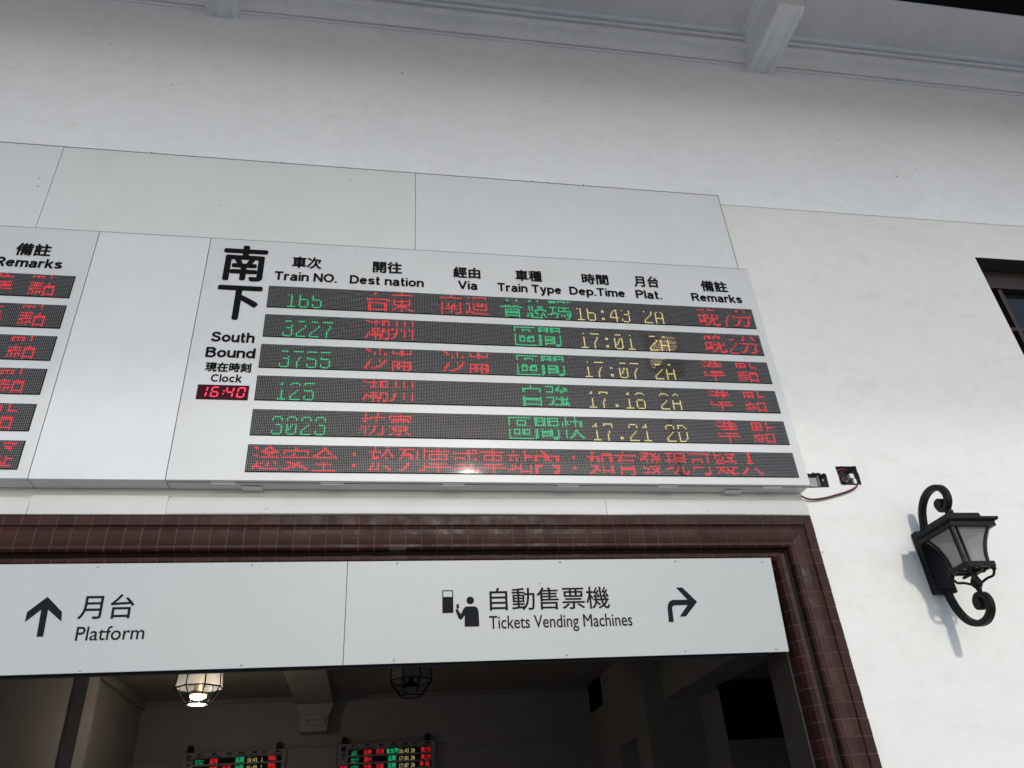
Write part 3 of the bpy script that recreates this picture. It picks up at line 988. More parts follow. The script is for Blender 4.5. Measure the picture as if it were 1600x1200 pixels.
BX0, BX1, BZ0, BZ1 = -0.902, 2.102, 3.088, 4.4755
PX, PZ = 0.008, 0.0081
ROWX = -0.576

def board_housing(root, x0, x1, z0, z1, depth, bev=0.004):
    mb_ = MB()
    mb_.bbox(x0, x1, FACE, FACE + depth, z0, z1, bev)
    return mb_.build('housing', M['board'], root)

# ---- south-bound board
south = thing('departure_board', 'large white departure board with big black side lettering and red clock, above the doorway', 'departure board', (0, FACE, 0))
def rel(mb_, root, name, material, smooth=False):
    l = root.location
    mb_.v = [(v[0] - l.x, v[1] - l.y, v[2] - l.z) for v in mb_.v]
    return mb_.build(name, material, root, smooth)
mb = MB()
mb.bbox(BX0 + 0.0015, BX1, FACE, WALL - 0.008, BZ0, BZ1 - 0.001, 0.003)
rel(mb, south, 'housing', M['board'])
mb = MB()
mb.box(BX0 + 0.004, BX1 - 0.004, FACE + 0.020, FACE + 0.0225, BZ0 - 0.0012, BZ0 + 0.0005)
rel(mb, south, 'lid_seam', M['dark'])
for s, a, b_, c, d in HEAD:
    mb = MB()
    cjk = ord(s[0]) > 255
    if cjk:
        put_text(mb, s, a, b_, c, d, FACE - 0.0015, 0.0026)
    else:
        grotesque(mb, s, a, LATIN_Z[0], c, LATIN_Z[1], FACE - 0.0015, 1.0)
    rel(mb, south, 'heading', M['black'])
for s, a, b_, c, d, bo in (('南', -0.825, 4.196, -0.605, 4.434, 0.0065), ('下', -0.825, 3.950, -0.608, 4.165, 0.0065), ('South', -0.814, 3.816, -0.616, 3.875, 0.0034), ('Bound', -0.826, 3.726, -0.603, 3.784, 0.0034), ('現在時刻', -0.819, 3.644, -0.611, 3.698, 0.002), ('Clock', -0.784, 3.588, -0.647, 3.632, 0.003)):
    mb = MB()
    if ord(s[0]) > 255:
        put_text(mb, s, a, b_, c, d, FACE - 0.0015, bo)
    else:
        grotesque(mb, s, a, b_, c, d, FACE - 0.0015, 1.0 if s != 'Clock' else 0.9)
    rel(mb, south, 'side_lettering', M['black'])
mb = MB()
mb.bbox(-0.836, -0.608, FACE - 0.004, FACE + 0.004, 3.493, 3.571, 0.001)
clock = rel(mb, south, 'clock', M['clock_back'])
mb = MB()
seven(mb, '16:40', -0.834, 3.494, 0.222, 0.076, FACE - 0.0052)
rel(mb, south, 'clock_numerals', M['clock_red'])
for o in list(south.children):
    if o.name.startswith('clock_numerals'):
        o.parent = clock
TEXTS = [
 [('165', 10, 'green'), ('台東', 60, 'red'), ('南迴', 108, 'red'), ('普悠瑪', 148, 'green'), ('16:43', 198, 'yellow'), ('2A', 246, 'yellow'), ('晚7分', 287, 'red')],
 [('3227', 10, 'green'), ('潮州', 60, 'red'), ('區間', 156, 'green'), ('17:01', 198, 'yellow'), ('2A', 246, 'yellow'), ('晚2分', 287, 'red')],
 [('3755', 10, 'green'), ('沙崙', 60, 'red'), ('沙崙', 108, 'red'), ('區間', 156, 'green'), ('17:07', 198, 'yellow'), ('2A', 246, 'yellow'), ('準', 280, 'red'), ('點', 304, 'red')],
 [('125', 10, 'green'), ('潮州', 60, 'red'), ('自強', 156, 'green'), ('17:18', 198, 'yellow'), ('2A', 246, 'yellow'), ('準', 280, 'red'), ('點', 304, 'red')],
 [('3023', 10, 'green'), ('枋寮', 60, 'red'), ('區間快', 148, 'green'), ('17:21', 198, 'yellow'), ('2D', 246, 'yellow'), ('準', 280, 'red'), ('點', 304, 'red')],
 [('途安全：於列車或車站內：如有發現可疑人', 2, 'red')],
]
BLANK = [(3, 4, 5), (5, 6), (5, 6, 7), (6, 7, 8), (7, 8), (8, 9)]
for tx, bl, zt in zip(TEXTS, BLANK, ROW_Z):
    led_row(south, ROWX, zt - 0.0, -0.0035, PX, PZ, tx, bl)
for hx in (-0.667, -0.204, 0.339, 0.874, 1.366, 1.905):
    mb = MB()
    mb.tube([(hx - 0.05, FACE + 0.021, BZ0 - 0.005), (hx + 0.05, FACE + 0.021, BZ0 - 0.005)], 0.0045, 8)
    mb.box(hx - 0.048, hx + 0.048, FACE + 0.008, FACE + 0.034, BZ0 - 0.003, BZ0 - 0.0015)
    rel(mb, south, 'hinge', M['board'])
for hx in (-0.551, 1.718):
    mb = MB()
    mb.bbox(hx - 0.045, hx + 0.045, FACE + 0.052, FACE + 0.082, BZ0 - 0.012, BZ0 - 0.0015, 0.003)
    rel(mb, south, 'latch', M['board'])

# ---- north-bound board, only its right end in view
NX1 = -1.443
north = thing('departure_board', 'white departure board cut off by the left edge, showing only its remarks column', 'departure board', (0, FACE, 0))
mb = MB()
mb.bbox(NX1 - 3.0, NX1 - 0.0015, FACE, WALL - 0.008, BZ0, BZ1 - 0.001, 0.003)
rel(mb, north, 'housing', M['board'])
SH = -1.494 - (ROWX + NCOL * PX)
for s, a, b_, c, d in HEAD[-2:]:
    mb = MB()
    cjk = ord(s[0]) > 255
    if cjk:
        put_text(mb, s, a - 3.578, b_, c - 3.578, d, FACE - 0.0015, 0.0026)
    else:
        grotesque(mb, s, a - 3.578, LATIN_Z[0], c - 3.578, LATIN_Z[1], FACE - 0.0015, 1.0)
    rel(mb, north, 'heading', M['black'])
NT = [[('準', 280, 'red'), ('點', 304, 'red')] for k in range(5)] + [[('發現可疑', 262, 'red')]]
NBL = [(3, 4, 5), (3, 4, 5), (4, 5, 6), (4, 5, 6), (5, 6, 7), (6, 7, 8)]
for tx, bl, zt in zip(NT, NBL, ROW_Z):
    led_row(north, ROWX + SH, zt, -0.0035, PX, PZ, tx, bl)

# ------------------------------------------------------------------ cover sheets above and between the boards, trim below
def sheet(name, label, cat, x0, x1, z0, z1, y0, y1, material, group=None, bev=0.002):
    m_ = MB()
    yc = y1
    m_.bbox(x0, x1, y0 - yc, 0, z0, z1, bev)
    o = m_.build(name, material)
    o.location = (0, yc, 0)
    return tag(o, label, cat, group)
G1 = 'white cover sheets around the departure boards'
sheet('cover_sheet', 'white cover sheet between the two departure boards', 'cover panel', NX1 + 0.0015, BX0 - 0.0015, BZ0, BZ1 - 0.001, FACE + 0.001, WALL - 0.008, M['cover_b'], G1)
sheet('cover_sheet', 'rightmost blank sheet above the south-bound board', 'cover panel', 0.1615, 2.052, BZ1 + 0.0025, 5.083, FACE + 0.012, WALL - 0.008, M['cover_b'], G1)
sheet('cover_sheet', 'long slightly greyer blank sheet above the gap between the boards', 'cover panel', -1.751, 0.1595, BZ1 + 0.0025, 5.083, FACE + 0.012, WALL - 0.008, M['cover'], G1)
sheet('cover_sheet', 'blank sheet at the left edge above the north-bound board', 'cover panel', -4.2, -1.7535, BZ1 + 0.0025, 5.083, FACE + 0.012, WALL - 0.008, M['cover_b'], G1)

mb = MB()
mb.box(-4.2, 2.056, -0.0905, -0.02, 5.0835, 5.0862)
mb.box(2.0525, 2.0545, -0.0905, -0.02, BZ1 + 0.001, 5.083)
mb.box(-4.2, 2.10, -0.0998, -0.02, BZ1 - 0.0006, BZ1 + 0.0016)
o = mb.build('edge_line', mat('grey_edge_line', (0.34, 0.345, 0.34), 0.8))  # thin grey strips along the sheet edges
o.location = (0, WALL, 0)
o_edge = o
for nx, nz_ in ((0.86, 5.085), (0.96, 5.085), (1.18, 5.085), (-0.6, 5.085), (-1.3, 5.086)):
    m_ = MB()
    m_.lathe([(0.0001, -0.004), (0.0025, -0.003), (0.0038, 0.0)], (nx, -0.093, nz_), 8, 'y')
    m_.build('nail_head', M['dark'], o_edge)
tag(o, 'thin grey sealant line round the blank sheets above the boards', 'edging')

G2 = 'white trim lengths above the brown tiles'
def trim(label, x0, x1, zt, bulge):
    """bent sheet-metal trim: tucked under the board, bellied out, ending on the tiles"""
    pr = [(0.003, zt), (0.016, zt - 0.002), (0.025 + bulge * 0.3, zt - 0.012), (0.031 + bulge * 0.7, zt - 0.030), (0.034 + bulge, zt - 0.055), (0.0355 + bulge * 0.3, 2.961), (0.0345, 2.957), (0.003, 2.957)]
    m_ = MB()
    n_ = len(pr)
    k_ = 14
    v_, f_ = [], []
    for i in range(k_ + 1):
        x = x0 + (x1 - x0) * i / k_
        wv = 0.004 * math.sin(i / k_ * math.pi) * (1 if bulge else 0)
        for j, (p, z) in enumerate(pr):
            v_.append((x, -(p + (wv if 0 < j < n_ - 2 else 0)), z - (wv * 0.8 if j in (1, 2) else 0)))
    for i in range(k_):
        for j in range(n_ - 1):
            f_.append((i * n_ + j, i * n_ + j + 1, (i + 1) * n_ + j + 1, (i + 1) * n_ + j))
    f_.append(tuple(range(n_)))
    f_.append(tuple(k_ * n_ + j for j in range(n_ - 1, -1, -1)))
    m_.add(v_, f_)
    o = m_.build('trim_length', M['trim'])
    o.location = (0, WALL, 0)
    return tag(o, label, 'trim', G2)
trim('short trim length running out of the left edge above the brown tiles', -3.4, -1.4385, 3.044, 0.0)
trim('trim length under the cover sheet between the two boards', -1.4365, -0.893, 3.055, 0.0)
trim('long bellied trim length under the left and middle of the south-bound board', -0.891, 1.061, 3.048, 0.006)
trim('trim length under the right end of the board with a bent outer end', 1.063, 2.092, 3.047, 0.004)

# ------------------------------------------------------------------ direction sign in the head of the doorway
TILT = math.atan2(0.04, 0.418)
sign = thing('direction_sign', 'long grey-white direction sign with black arrows and a ticket machine pictogram under the brown tiles', 'sign', (0, 3.28, 2.748))
sign.rotation_euler = (TILT, 0, 0)      # the foot leans back into the doorway
SW = 0.423
def sgn(mb_, name, material, parent=None, smooth=False):
    return mb_.build(name, material, parent or sign, smooth)
for a, b_ in ((-0.1195, 1.838), (-2.08, -0.1215)):
    mb = MB()
    mb.bbox(a, b_, 0, 0.004, -SW, 0, 0.0012)
    p = sgn(mb, 'sign_panel', M['sign'])
mb = MB()
mb.box(-2.06, 1.775, 0.0045, 0.115, -SW + 0.006, -0.006)
sgn(mb, 'light_box', M['dark'])
mb = MB()
mb.box(-2.06, 1.775, 0.1155, 0.135, -SW + 0.0, -SW + 0.03)
mb.box(1.7755, 1.79, 0.06, 0.13, -SW + 0.004, -0.2)
sgn(mb, 'rear_rail', mat('grey_rail', (0.08, 0.08, 0.085), 0.5, 0.4))
def lay(pts, name, y=-0.0012):
    m_ = MB()
    m_.poly([(p[0], y, p[1]) for p in pts])
    return sgn(m_, name, M['ink'])
lay([(-1.2835, -0.131), (-1.346, -0.189), (-1.346, -0.228), (-1.2965, -0.1815), (-1.2925, -0.284), (-1.2685, -0.284), (-1.2715, -0.1815), (-1.214, -0.2285), (-1.219, -0.191)], 'straight_arrow')
T_ = [('月台', -1.159, -0.221, -0.954, -0.125, 0.0008), ('Platform', -1.152, -0.303, -0.899, -0.249, 0.0004), ('自動售票機', 0.490, -0.219, 1.028, -0.122, 0.0008), ('Tickets Vending Machines', 0.485, -0.312, 1.122, -0.241, 0.0004)]
for s, a, b_, c, d, bo in T_:
    mb = MB()
    put_text(mb, s, a, b_, c, d, -0.001, bo)
    sgn(mb, 'sign_lettering', M['ink'])
# ticket machine pictogram
mb = MB()
for q in ([(0.285, -0.157), (0.332, -0.157), (0.332, -0.225), (0.285, -0.225)], [(0.285, -0.129), (0.332, -0.129), (0.332, -0.133), (0.285, -0.133)], [(0.285, -0.133), (0.289, -0.133), (0.289, -0.157), (0.285, -0.157)], [(0.328, -0.133), (0.332, -0.133), (0.332, -0.157), (0.328, -0.157)]):
    mb.poly([(p[0], -0.0012, p[1]) for p in q])
mb.poly([(0.4055 + 0.0162 * math.cos(k * math.pi / 12), -0.0012, -0.1735 + 0.0162 * math.sin(k * math.pi / 12)) for k in range(24)])
mb.poly([(p[0], -0.0012, p[1]) for p in [(0.379, -0.283), (0.442, -0.283), (0.4405, -0.222), (0.437, -0.208), (0.427, -0.199), (0.388, -0.199), (0.378, -0.204), (0.3635, -0.231), (0.350, -0.208), (0.340, -0.213), (0.3535, -0.247), (0.361, -0.2545), (0.369, -0.251), (0.380, -0.236)]])
mb.poly([(p[0], -0.0012, p[1]) for p in [(0.345, -0.1885), (0.3555, -0.1885), (0.3565, -0.207), (0.346, -0.2085)]])
sgn(mb, 'pictogram', M['ink'])
lay([(1.291, -0.283), (1.294, -0.222), (1.298, -0.205), (1.307, -0.193), (1.322, -0.187), (1.393, -0.187), (1.347, -0.132), (1.377, -0.132), (1.438, -0.197), (1.375, -0.2605), (1.345, -0.2605), (1.390, -0.211), (1.327, -0.211), (1.319, -0.215), (1.3155, -0.224), (1.314, -0.283)], 'turn_arrow')
for u, w_ in [(-1.119, -0.012), (-0.515, -0.010), (0.091, -0.010), (0.816, -0.011), (1.362, -0.012), (1.792, -0.019), (-1.112, -0.412), (-0.517, -0.410), (0.085, -0.408), (0.816, -0.408), (1.350, -0.407), (1.779, -0.410), (-1.75, -0.012), (-1.75, -0.411)]:
    mb = MB()
    mb.lathe([(0.0001, -0.004), (0.003, -0.0035), (0.0048, -0.0018), (0.005, -0.0003)], (u, 0, w_), 10, 'y')
    sgn(mb, 'screw', M['steel'], None, True)

# ------------------------------------------------------------------ junction boxes and cable in the wall
def jbox(label, loop, depth, name='junction_box'):
    c = (sum(p[0] for p in loop) / len(loop), sum(p[1] for p in loop) / len(loop))
    root = thing(name, label, 'junction box', (c[0], WALL, c[1]))
    n_ = len(loop)
    m_ = MB()
    v_ = [(p[0] - c[0], 0.0, p[1] - c[1]) for p in loop] + [(p[0] - c[0], 0.022, p[1] - c[1]) for p in loop]
    m_.add(v_, [(i, (i + 1) % n_, n_ + (i + 1) % n_, n_ + i) for i in range(n_)])
    m_.build('cut_edge', M['cutplaster'], root)
    xs_ = [p[0] - c[0] for p in loop]; zs_ = [p[1] - c[1] for p in loop]
    x0_, x1_, z0_, z1_ = min(xs_) - 0.002, max(xs_) + 0.002, min(zs_) - 0.002, max(zs_) + 0.002
    m_ = MB()
    m_.quad((x0_, 0.02, z0_), (x0_, depth, z0_), (x0_, depth, z1_), (x0_, 0.02, z1_))
    m_.quad((x1_, 0.02, z0_), (x1_, 0.02, z1_), (x1_, depth, z1_), (x1_, depth, z0_))
    m_.quad((x0_, 0.02, z1_), (x0_, depth, z1_), (x1_, depth, z1_), (x1_, 0.02, z1_))
    m_.quad((x0_, 0.02, z0_), (x1_, 0.02, z0_), (x1_, depth, z0_), (x0_, depth, z0_))
    m_.quad((x0_, depth, z0_), (x1_, depth, z0_), (x1_, depth, z1_), (x0_, depth, z1_))
    m_.build('back_box', M['galv'], root)
    return root
j1 = jbox('empty square hole with a steel box, half hidden behind the board corner', HOLE1, 0.07)
mb = MB()
mb.box(-0.035, 0.012, 0.030, 0.034, -0.045, 0.005)
mb.box(0.013, 0.017, 0.020, 0.066, -0.045, 0.018)
mb.build('mounting_bracket', M['galv'], j1)
mb = MB()
mb.lathe([(0.0001, 0), (0.006, 0.001), (0.007, 0.006)], (0.042, 0.02, -0.012), 10, 'y')
mb.build('lug', M['galv'], j1)
j2 = jbox('square hole in the white wall stuffed with red and black wires', HOLE2, 0.09)
for k in range(7):
    mb = MB()
    a0 = random.uniform(-0.6, 0.6)
    rr = random.uniform(0.022, 0.042)
    cxx, czz = random.uniform(-0.014, 0.006), random.uniform(-0.012, 0.010)
    pts = [(cxx + rr * math.cos(a0 + q * 0.42) * 0.9, 0.016 + 0.006 * k + 0.004 * math.sin(q), czz + rr * math.sin(a0 + q * 0.42)) for q in range(4, 15)]
    mb.tube(spline(pts, 3), 0.0032, 6)
    mb.build('wire', M['wire_black'] if k != 2 else M['wire_red'], j2, True)
mb = MB()
mb.tube(spline([(-0.052, 0.012, 0.030), (-0.03, 0.006, 0.038), (-0.006, 0.008, 0.037), (0.006, 0.03, 0.02)], 4), 0.0036, 6)
mb.build('wire', M['wire_red'], j2, True)
mb = MB()
mb.bbox(0.008, 0.032, 0.0, 0.022, -0.014, 0.012, 0.003)
mb.bbox(0.020, 0.036, -0.002, 0.016, -0.046, -0.016, 0.003)
mb.build('connector', M['wire_white'], j2)
cab = thing('cable', 'thin red and black twin wire drooping from the hole to the end of the board', 'cable', (2.26, WALL, 3.07))
cp = [(2.085, 3.066), (2.12, 3.053), (2.16, 3.051), (2.22, 3.060), (2.285, 3.076), (2.345, 3.093), (2.395, 3.113), (2.425, 3.135), (2.432, 3.155)]
cyo = [-0.02, -0.016, -0.014, -0.014, -0.014, -0.014, -0.014, -0.008, 0.012]
for nm, dz, dy, mt in (('red_core', 0.0022, 0.0, 'wire_red'), ('black_core', -0.0022, 0.0012, 'wire_black')):
    mb = MB()
    mb.tube(spline([(p[0] - 2.26, y + dy, p[1] - 3.07 + dz) for p, y in zip(cp, cyo)], 5), 0.0028, 6)
    mb.build(nm, M[mt], cab, True)

# ------------------------------------------------------------------ wall lantern
LX = 2.688
lan = thing('wall_lantern', 'black iron wall lantern with scroll arms and frosted panes', 'wall lamp', (LX, WALL, 2.72))
LZ = 2.72
def lam(mb_, name, material, parent=None, smooth=False):
    """modelled as (sideways, out from the wall, height)"""
    mb_.v = [(v[0], -v[1], v[2] - LZ) for v in mb_.v]
    return mb_.build(name, material, parent or lan, smooth)
mb = MB()
mb.bbox(-0.056, 0.056, 0.0, 0.045, 2.562, 2.872, 0.006)
mb.bbox(-0.047, 0.047, 0.045, 0.052, 2.575, 2.86, 0.004)
lam(mb, 'backplate', M['iron'])
def scroll(name, pts, ws, ts):
    P_ = spline([(0, p[0], p[1]) for p in pts], 7)
    n_ = len(P_)
    m_ = MB()
    v_, f_ = [], []
    sec = [(-1, -0.55), (-0.8, -1), (0.8, -1), (1, -0.55), (1, 0.55), (0.8, 1), (-0.8, 1), (-1, 0.55)]
    for i, p in enumerate(P_):
        tg = (P_[min(i + 1, n_ - 1)] - P_[max(i - 1, 0)]).normalized()
        nn = Vector((0, -tg.z, tg.y))
        f2 = i / (n_ - 1)
        w_ = ws[0] + (ws[1] - ws[0]) * f2
        k_ = ts[0] + (ts[1] - ts[0]) * f2
        for a, b_ in sec:
            v_.append(p + Vector((a * w_, 0, 0)) + nn * b_ * k_)
    m8 = len(sec)
    for i in range(n_ - 1):
        for k in range(m8):
            k2 = (k + 1) % m8
            f_.append((i * m8 + k, i * m8 + k2, (i + 1) * m8 + k2, (i + 1) * m8 + k))
    f_.append(tuple(range(m8)))
    f_.append(tuple((n_ - 1) * m8 + k for k in range(m8 - 1, -1, -1)))
    m_.add(v_, f_)
    return m_
m_ = scroll('upper_scroll', [(0.036, 2.868), (0.047, 2.905), (0.071, 2.966), (0.115, 3.012), (0.172, 3.032), (0.230, 3.022), (0.262, 2.985), (0.262, 2.942), (0.236, 2.914), (0.205, 2.916), (0.192, 2.940), (0.207, 2.958), (0.220, 2.948)], (0.017, 0.016), (0.0140, 0.0135))
m_.tube([(-0.0175, 0.204, 2.944), (0.0175, 0.204, 2.944)], 0.0245, 18)
lam(m_, 'scroll', M['iron'])
m_ = scroll('lower_scroll', [(0.040, 2.568), (0.048, 2.520), (0.066, 2.468), (0.100, 2.418), (0.155, 2.386), (0.215, 2.385), (0.260, 2.415), (0.272, 2.455), (0.254, 2.486), (0.222, 2.492), (0.200, 2.474), (0.202, 2.450), (0.220, 2.444), (0.228, 2.456)], (0.017, 0.016), (0.0140, 0.0135))
m_.tube([(-0.0175, 0.214, 2.458), (0.0175, 0.214, 2.458)], 0.0245, 18)
lam(m_, 'scroll', M['iron'])
OUT = 0.24
def sq(mb_, h, z0, z1, h1=None):
    h1 = h if h1 is None else h1
    v_ = [(s * h, OUT + t_ * h, z0) for s, t_ in ((-1, -1), (1, -1), (1, 1), (-1, 1))] + [(s * h1, OUT + t_ * h1, z1) for s, t_ in ((-1, -1), (1, -1), (1, 1), (-1, 1))]
    mb_.add(v_, [(3, 2, 1, 0), (4, 5, 6, 7), (0, 1, 5, 4), (1, 2, 6, 5), (2, 3, 7, 6), (3, 0, 4, 7)])
mb = MB()
sq(mb, 0.124, 2.800, 2.806, 0.130)
sq(mb, 0.130, 2.8065, 2.816, 0.130)
sq(mb, 0.120, 2.8165, 2.825, 0.096)
sq(mb, 0.086, 2.8255, 2.852, 0.082)
mb.lathe([(0.078, 2.8525), (0.045, 2.858), (0.024, 2.866), (0.015, 2.878), (0.019, 2.884), (0.019, 2.894), (0.012, 2.902), (0.0001, 2.904)], (0, OUT, 0), 14)
lam(mb, 'roof', M['iron'])
ZB, ZTOP = 2.618, 2.798
def hw(t_):
    return 0.064 + 0.048 * t_ ** 2.1
K = 10
mb = MB()
bar = 0.0075
for s_ in (-1, 1):
    for t_ in (-1, 1):
        for dx_, dy_ in ((0.016, 0.0), (0.0, 0.016)):
            pts = []
            for k in range(K + 1):
                q = k / K
                h = hw(q) - 0.002
                pts.append((s_ * (h - dx_), OUT + t_ * (h - dy_), ZB + (ZTOP - ZB) * q))
            mb.tube(pts, 0.0076, 6)
def ring(mb_, h, z0, z1, w_):
    for (a, b_, c, d) in ((-h, h, -h, -h + w_), (-h, h, h - w_, h), (-h, -h + w_, -h + w_, h - w_), (h - w_, h, -h + w_, h - w_)):
        mb_.box(a, b_, OUT + c, OUT + d, z0, z1)
ring(mb, 0.072, 2.600, 2.624, 0.016)
ring(mb, 0.116, 2.776, 2.7995, 0.014)
lam(mb, 'cage', M['iron'])
for axis, sgnv in (('x', -1), ('x', 1), ('y', -1), ('y', 1)):
    v_, f_ = [], []
    for k in range(K + 1):
        q = k / K
        h = hw(q) - 0.004
        z = ZB + 0.004 + (ZTOP - ZB - 0.012) * q
        for e in (-1, 1):
            v_.append((sgnv * h, OUT + e * (h - 0.003), z) if axis == 'x' else (e * (h - 0.003), OUT + sgnv * h, z))
    f_ = [(2 * k, 2 * k + 1, 2 * k + 3, 2 * k + 2) for k in range(K)]
    mb = MB()
    mb.add(v_, f_)
    lam(mb, 'pane', M['frost'], None, True)
mb = MB()
mb.lathe([(0.0001, 2.604), (0.020, 2.605), (0.020, 2.668), (0.016, 2.675), (0.0001, 2.676)], (0, OUT, 0), 14)
lam(mb, 'lamp_holder', M['iron'], None, True)
mb = MB()
mb.lathe([(0.012, 2.677), (0.019, 2.70), (0.021, 2.72), (0.016, 2.742), (0.0001, 2.75)], (0, OUT, 0), 14)
lam(mb, 'bulb', M['frost'], None, True)
mb = MB()
for s in (-1, 1):
    for t_ in (-1, 1):
        mb.lathe([(0.0001, 0.0), (0.009, 0.004), (0.0115, 0.011), (0.009, 0.018), (0.004, 0.021)], (s * 0.062, OUT + t_ * 0.062, 2.582), 10)
        pts = spline([(s * 0.062, OUT + t_ * 0.062, 2.586), (s * 0.053, OUT + t_ * 0.053, 2.563), (s * 0.034, OUT + t_ * 0.034, 2.556), (s * 0.016, OUT + t_ * 0.016, 2.543)], 4)
        mb.tube(pts, 0.0062, 6)
mb.box(-0.066, 0.066, OUT - 0.006, OUT + 0.006, 2.594, 2.604)
mb.box(-0.006, 0.006, OUT - 0.066, OUT + 0.066, 2.5835, 2.5935)
mb.lathe([(0.0001, 2.602), (0.012, 2.60), (0.012, 2.572), (0.018, 2.566), (0.024, 2.552), (0.026, 2.546), (0.024, 2.536), (0.014, 2.522), (0.010, 2.506), (0.013, 2.500), (0.006, 2.494), (0.0001, 2.493)], (0, OUT, 0), 14)
lam(mb, 'bottom_mount', M['iron'])

# ------------------------------------------------------------------ inside the hall: lanterns
def pendant(label, x, y, lit):
    root = thing('ceiling_lantern', label, 'ceiling lamp', (x, y, 3.03), 'lanterns on the hall ceiling')
    sides = 8
    ang = [2 * math.pi * (k + 0.5) / sides for k in range(sides)]
    rt_, rm, rb = 0.202, 0.216, 0.106
    zt_, zm, zb_ = 0.31, 0.150, 0.012
    m_ = MB()
    for k in range(sides):
        a, a2 = ang[k], ang[(k + 1) % sides]
        p = lambda r, an, z: (r * math.cos(an), r * math.sin(an), z)
        m_.tube([p(rt_, a, zt_), p(rm, a, zm), p(rb, a, zb_)], 0.0065, 5)
        m_.tube([p(rm, a, zm), p(rm, a2, zm)], 0.007, 5)
        m_.tube([p(rt_, a, zt_), p(rt_, a2, zt_)], 0.007, 5)
        m_.tube([p(rb, a, zb_), p(rb, a2, zb_)], 0.008, 5)
    m_.lathe([(0.0001, 0.43), (0.07, 0.43), (0.07, 0.41), (0.02, 0.40), (0.02, 0.325), (0.19, 0.315), (0.19, 0.309), (0.02, 0.305)], (0, 0, 0), 16)
    m_.build('cage', M['iron'], root)
    m_ = MB()
    for k in range(sides):
        a, a2 = ang[k], ang[(k + 1) % sides]
        m_.quad((rm * math.cos(a) * .99, rm * math.sin(a) * .99, zm), (rm * math.cos(a2) * .99, rm * math.sin(a2) * .99, zm), (rt_ * math.cos(a2) * .99, rt_ * math.sin(a2) * .99, zt_), (rt_ * math.cos(a) * .99, rt_ * math.sin(a) * .99, zt_))
    m_.build('pane', M['frost'], root)
    m_ = MB()
    m_.lathe([(0.02, 0.30), (0.022, 0.145), (0.075, 0.125), (0.085, 0.095), (0.082, 0.092), (0.02, 0.118)], (0, 0, 0), 18)
    m_.build('reflector', mat('lamplit_reflector', (0.16, 0.11, 0.05), 0.5) if lit else M['iron'], root, True)  # lamplight put into the colour: warm brown only in the lit lantern
    m_ = MB()
    m_.lathe([(0.0001, 0.050), (0.045, 0.056), (0.072, 0.074), (0.072, 0.088), (0.0001, 0.09)], (0, 0, 0), 18)
    m_.build('bulb', M['bulb_on'] if lit else M['frost'], root, True)
    m_ = MB()
    m_.lathe([(0.060, 0.006), (0.078, 0.006), (0.080, 0.016), (0.060, 0.016), (0.060, 0.006)], (0, 0, 0), 24)
    m_.build('glass_rim', M['ring_on'] if lit else M['frost'], root, True)
    if lit:
        ld = bpy.data.lights.new('lantern_light', 'POINT')
        ld.energy = 9
        ld.color = (1.0, 0.86, 0.70)
        ld.shadow_soft_size = 0.05
        lo = bpy.data.objects.new('lantern_light', ld)
        col_main.objects.link(lo)
        lo.parent = root
        lo.location = (0, 0, 0.02)
        l2 = ld.copy()  # second light added inside to brighten the panes
        l2.energy = 2.2
        l2.shadow_soft_size = 0.015
        lo2 = bpy.data.objects.new('lantern_light', l2)
        col_main.objects.link(lo2)
        lo2.parent = root
        lo2.location = (0.05, -0.05, 0.20)
    return root
pendant('lit eight-sided lantern glowing on the hall ceiling at left', -1.60, 8.0, True)
pendant('unlit dark lantern on the hall ceiling nearer the middle', 0.372, 8.0, False)

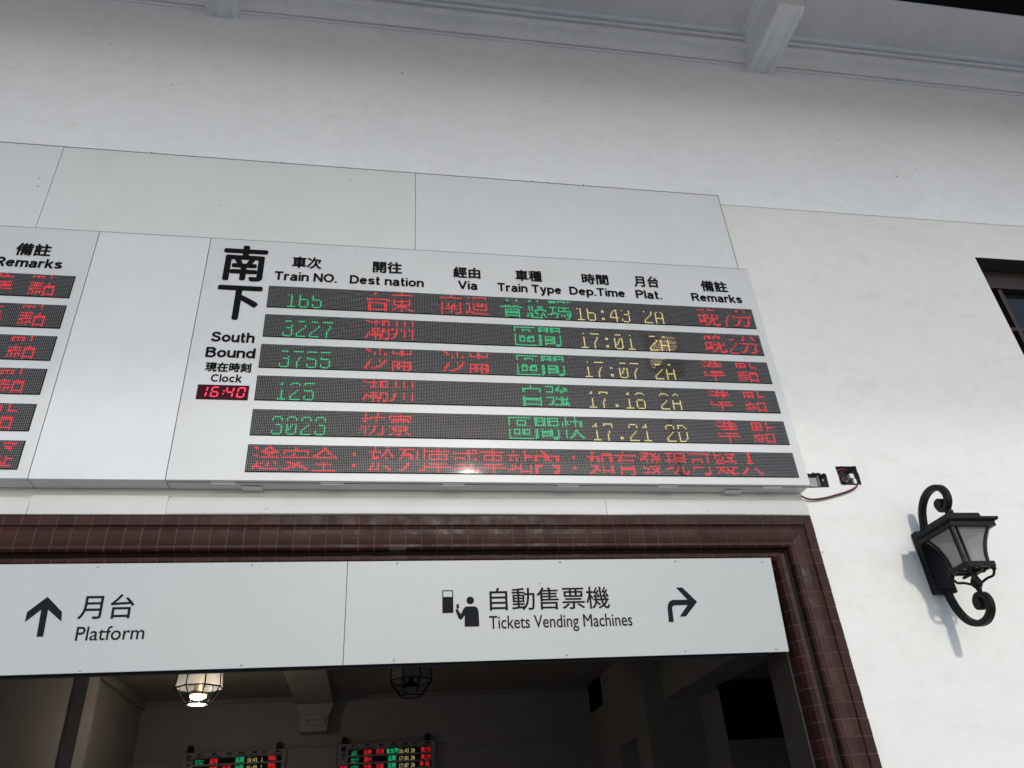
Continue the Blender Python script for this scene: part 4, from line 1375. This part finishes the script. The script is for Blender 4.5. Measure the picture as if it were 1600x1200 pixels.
# ------------------------------------------------------------------ inside the hall: small departure boards
def small_board(label, x0, ztop, big, rows, number):
    k = 0.0029 / 0.008
    w = 1.127
    y = 10.0
    root = thing('departure_board', label, 'departure board', (x0, y, ztop), 'small departure boards in the hall')
    m_ = MB()
    m_.bbox(0, w, 0, 0.08, -0.62, 0, 0.003)
    m_.build('housing', M['board_in'], root)
    def tx(u):
        return (u - BX0) * (w / (BX1 - BX0))
    m_ = MB()
    for s, a, b_, c, d in HEAD:
        cjk = ord(s[0]) > 255
        put_text(m_, s, tx(a), -0.034 if cjk else -0.058, tx(c), -0.010 if cjk else -0.040, -0.0015, 0.0010)
    m_.build('heading', M['black'], root)
    m_ = MB()
    for i, ch in enumerate(big):
        put_text(m_, ch, 0.035, -0.085 - i * 0.078, 0.100, -0.02 - i * 0.078, -0.0015, 0.002)
    m_.build('side_lettering', M['black'], root)
    px, pz = 0.00292, 0.0034
    for i, r in enumerate(rows):
        led_row(root, tx(ROWX), -0.066 - i * 0.0775, -0.003, px, pz, r, (), 0.4, False)
    if number:
        m_ = MB()
        m_.bbox(0.02, 0.118, -0.003, 0.002, -0.262, -0.225, 0.001)
        ck = m_.build('clock', M['clock_back'], root)
        m_ = MB()
        seven(m_, '16:40', 0.021, -0.261, 0.096, 0.035, -0.0042)
        m_.build('clock_numerals', M['clock_red'], ck)
    for cx_ in (0.07, w - 0.09):
        m_ = MB()
        m_.bbox(cx_ - 0.03, cx_ + 0.03, 0.01, 0.07, 0.0015, 0.075, 0.004)
        m_.build('hanger_clip', M['dark'], root)
    return root
M['board_in'] = painted('hall_board_paint', (0.30, 0.29, 0.28), 0.6)
NB = [[('3252', 6, 'green'), ('基隆', 60, 'red'), ('區間', 156, 'green'), ('16:41', 198, 'yellow'), ('1', 250, 'yellow'), ('準點', 276, 'red')],
      [('141', 10, 'green'), ('基隆', 60, 'red'), ('南迴', 108, 'red'), ('自強', 156, 'green'), ('16:48', 198, 'yellow'), ('1', 250, 'yellow'), ('準點', 276, 'red')]]
small_board('left of the two small lit boards inside the dark hall, without a clock', -2.076, 2.886, '北上', NB, False)
SB = [[('165', 10, 'green'), ('台東', 60, 'red'), ('南迴', 108, 'red'), ('普悠瑪', 148, 'green'), ('16:43', 198, 'yellow'), ('2A', 246, 'yellow'), ('晚7分', 287, 'red')],
      [('3227', 10, 'green'), ('潮州', 60, 'red'), ('區間', 156, 'green'), ('17:01', 198, 'yellow'), ('2A', 246, 'yellow'), ('晚2分', 287, 'red')],
      [('3755', 10, 'green'), ('沙崙', 60, 'red'), ('沙崙', 108, 'red'), ('區間', 156, 'green'), ('17:07', 198, 'yellow'), ('2A', 246, 'yellow'), ('準', 280, 'red'), ('點', 304, 'red')]]
small_board('right of the two small lit boards inside the dark hall, with a red clock', -0.373, 2.902, '南下', SB, True)
mb = MB()
mb.bbox(-0.94, -0.38, 0, 0.05, -0.60, 0, 0.003)
fill = mb.build('filler_panel', M['hall'])
fill.location = (0, 10.02, 2.886)
tag(fill, 'plain grey panel between the two small indoor boards', 'cover panel')
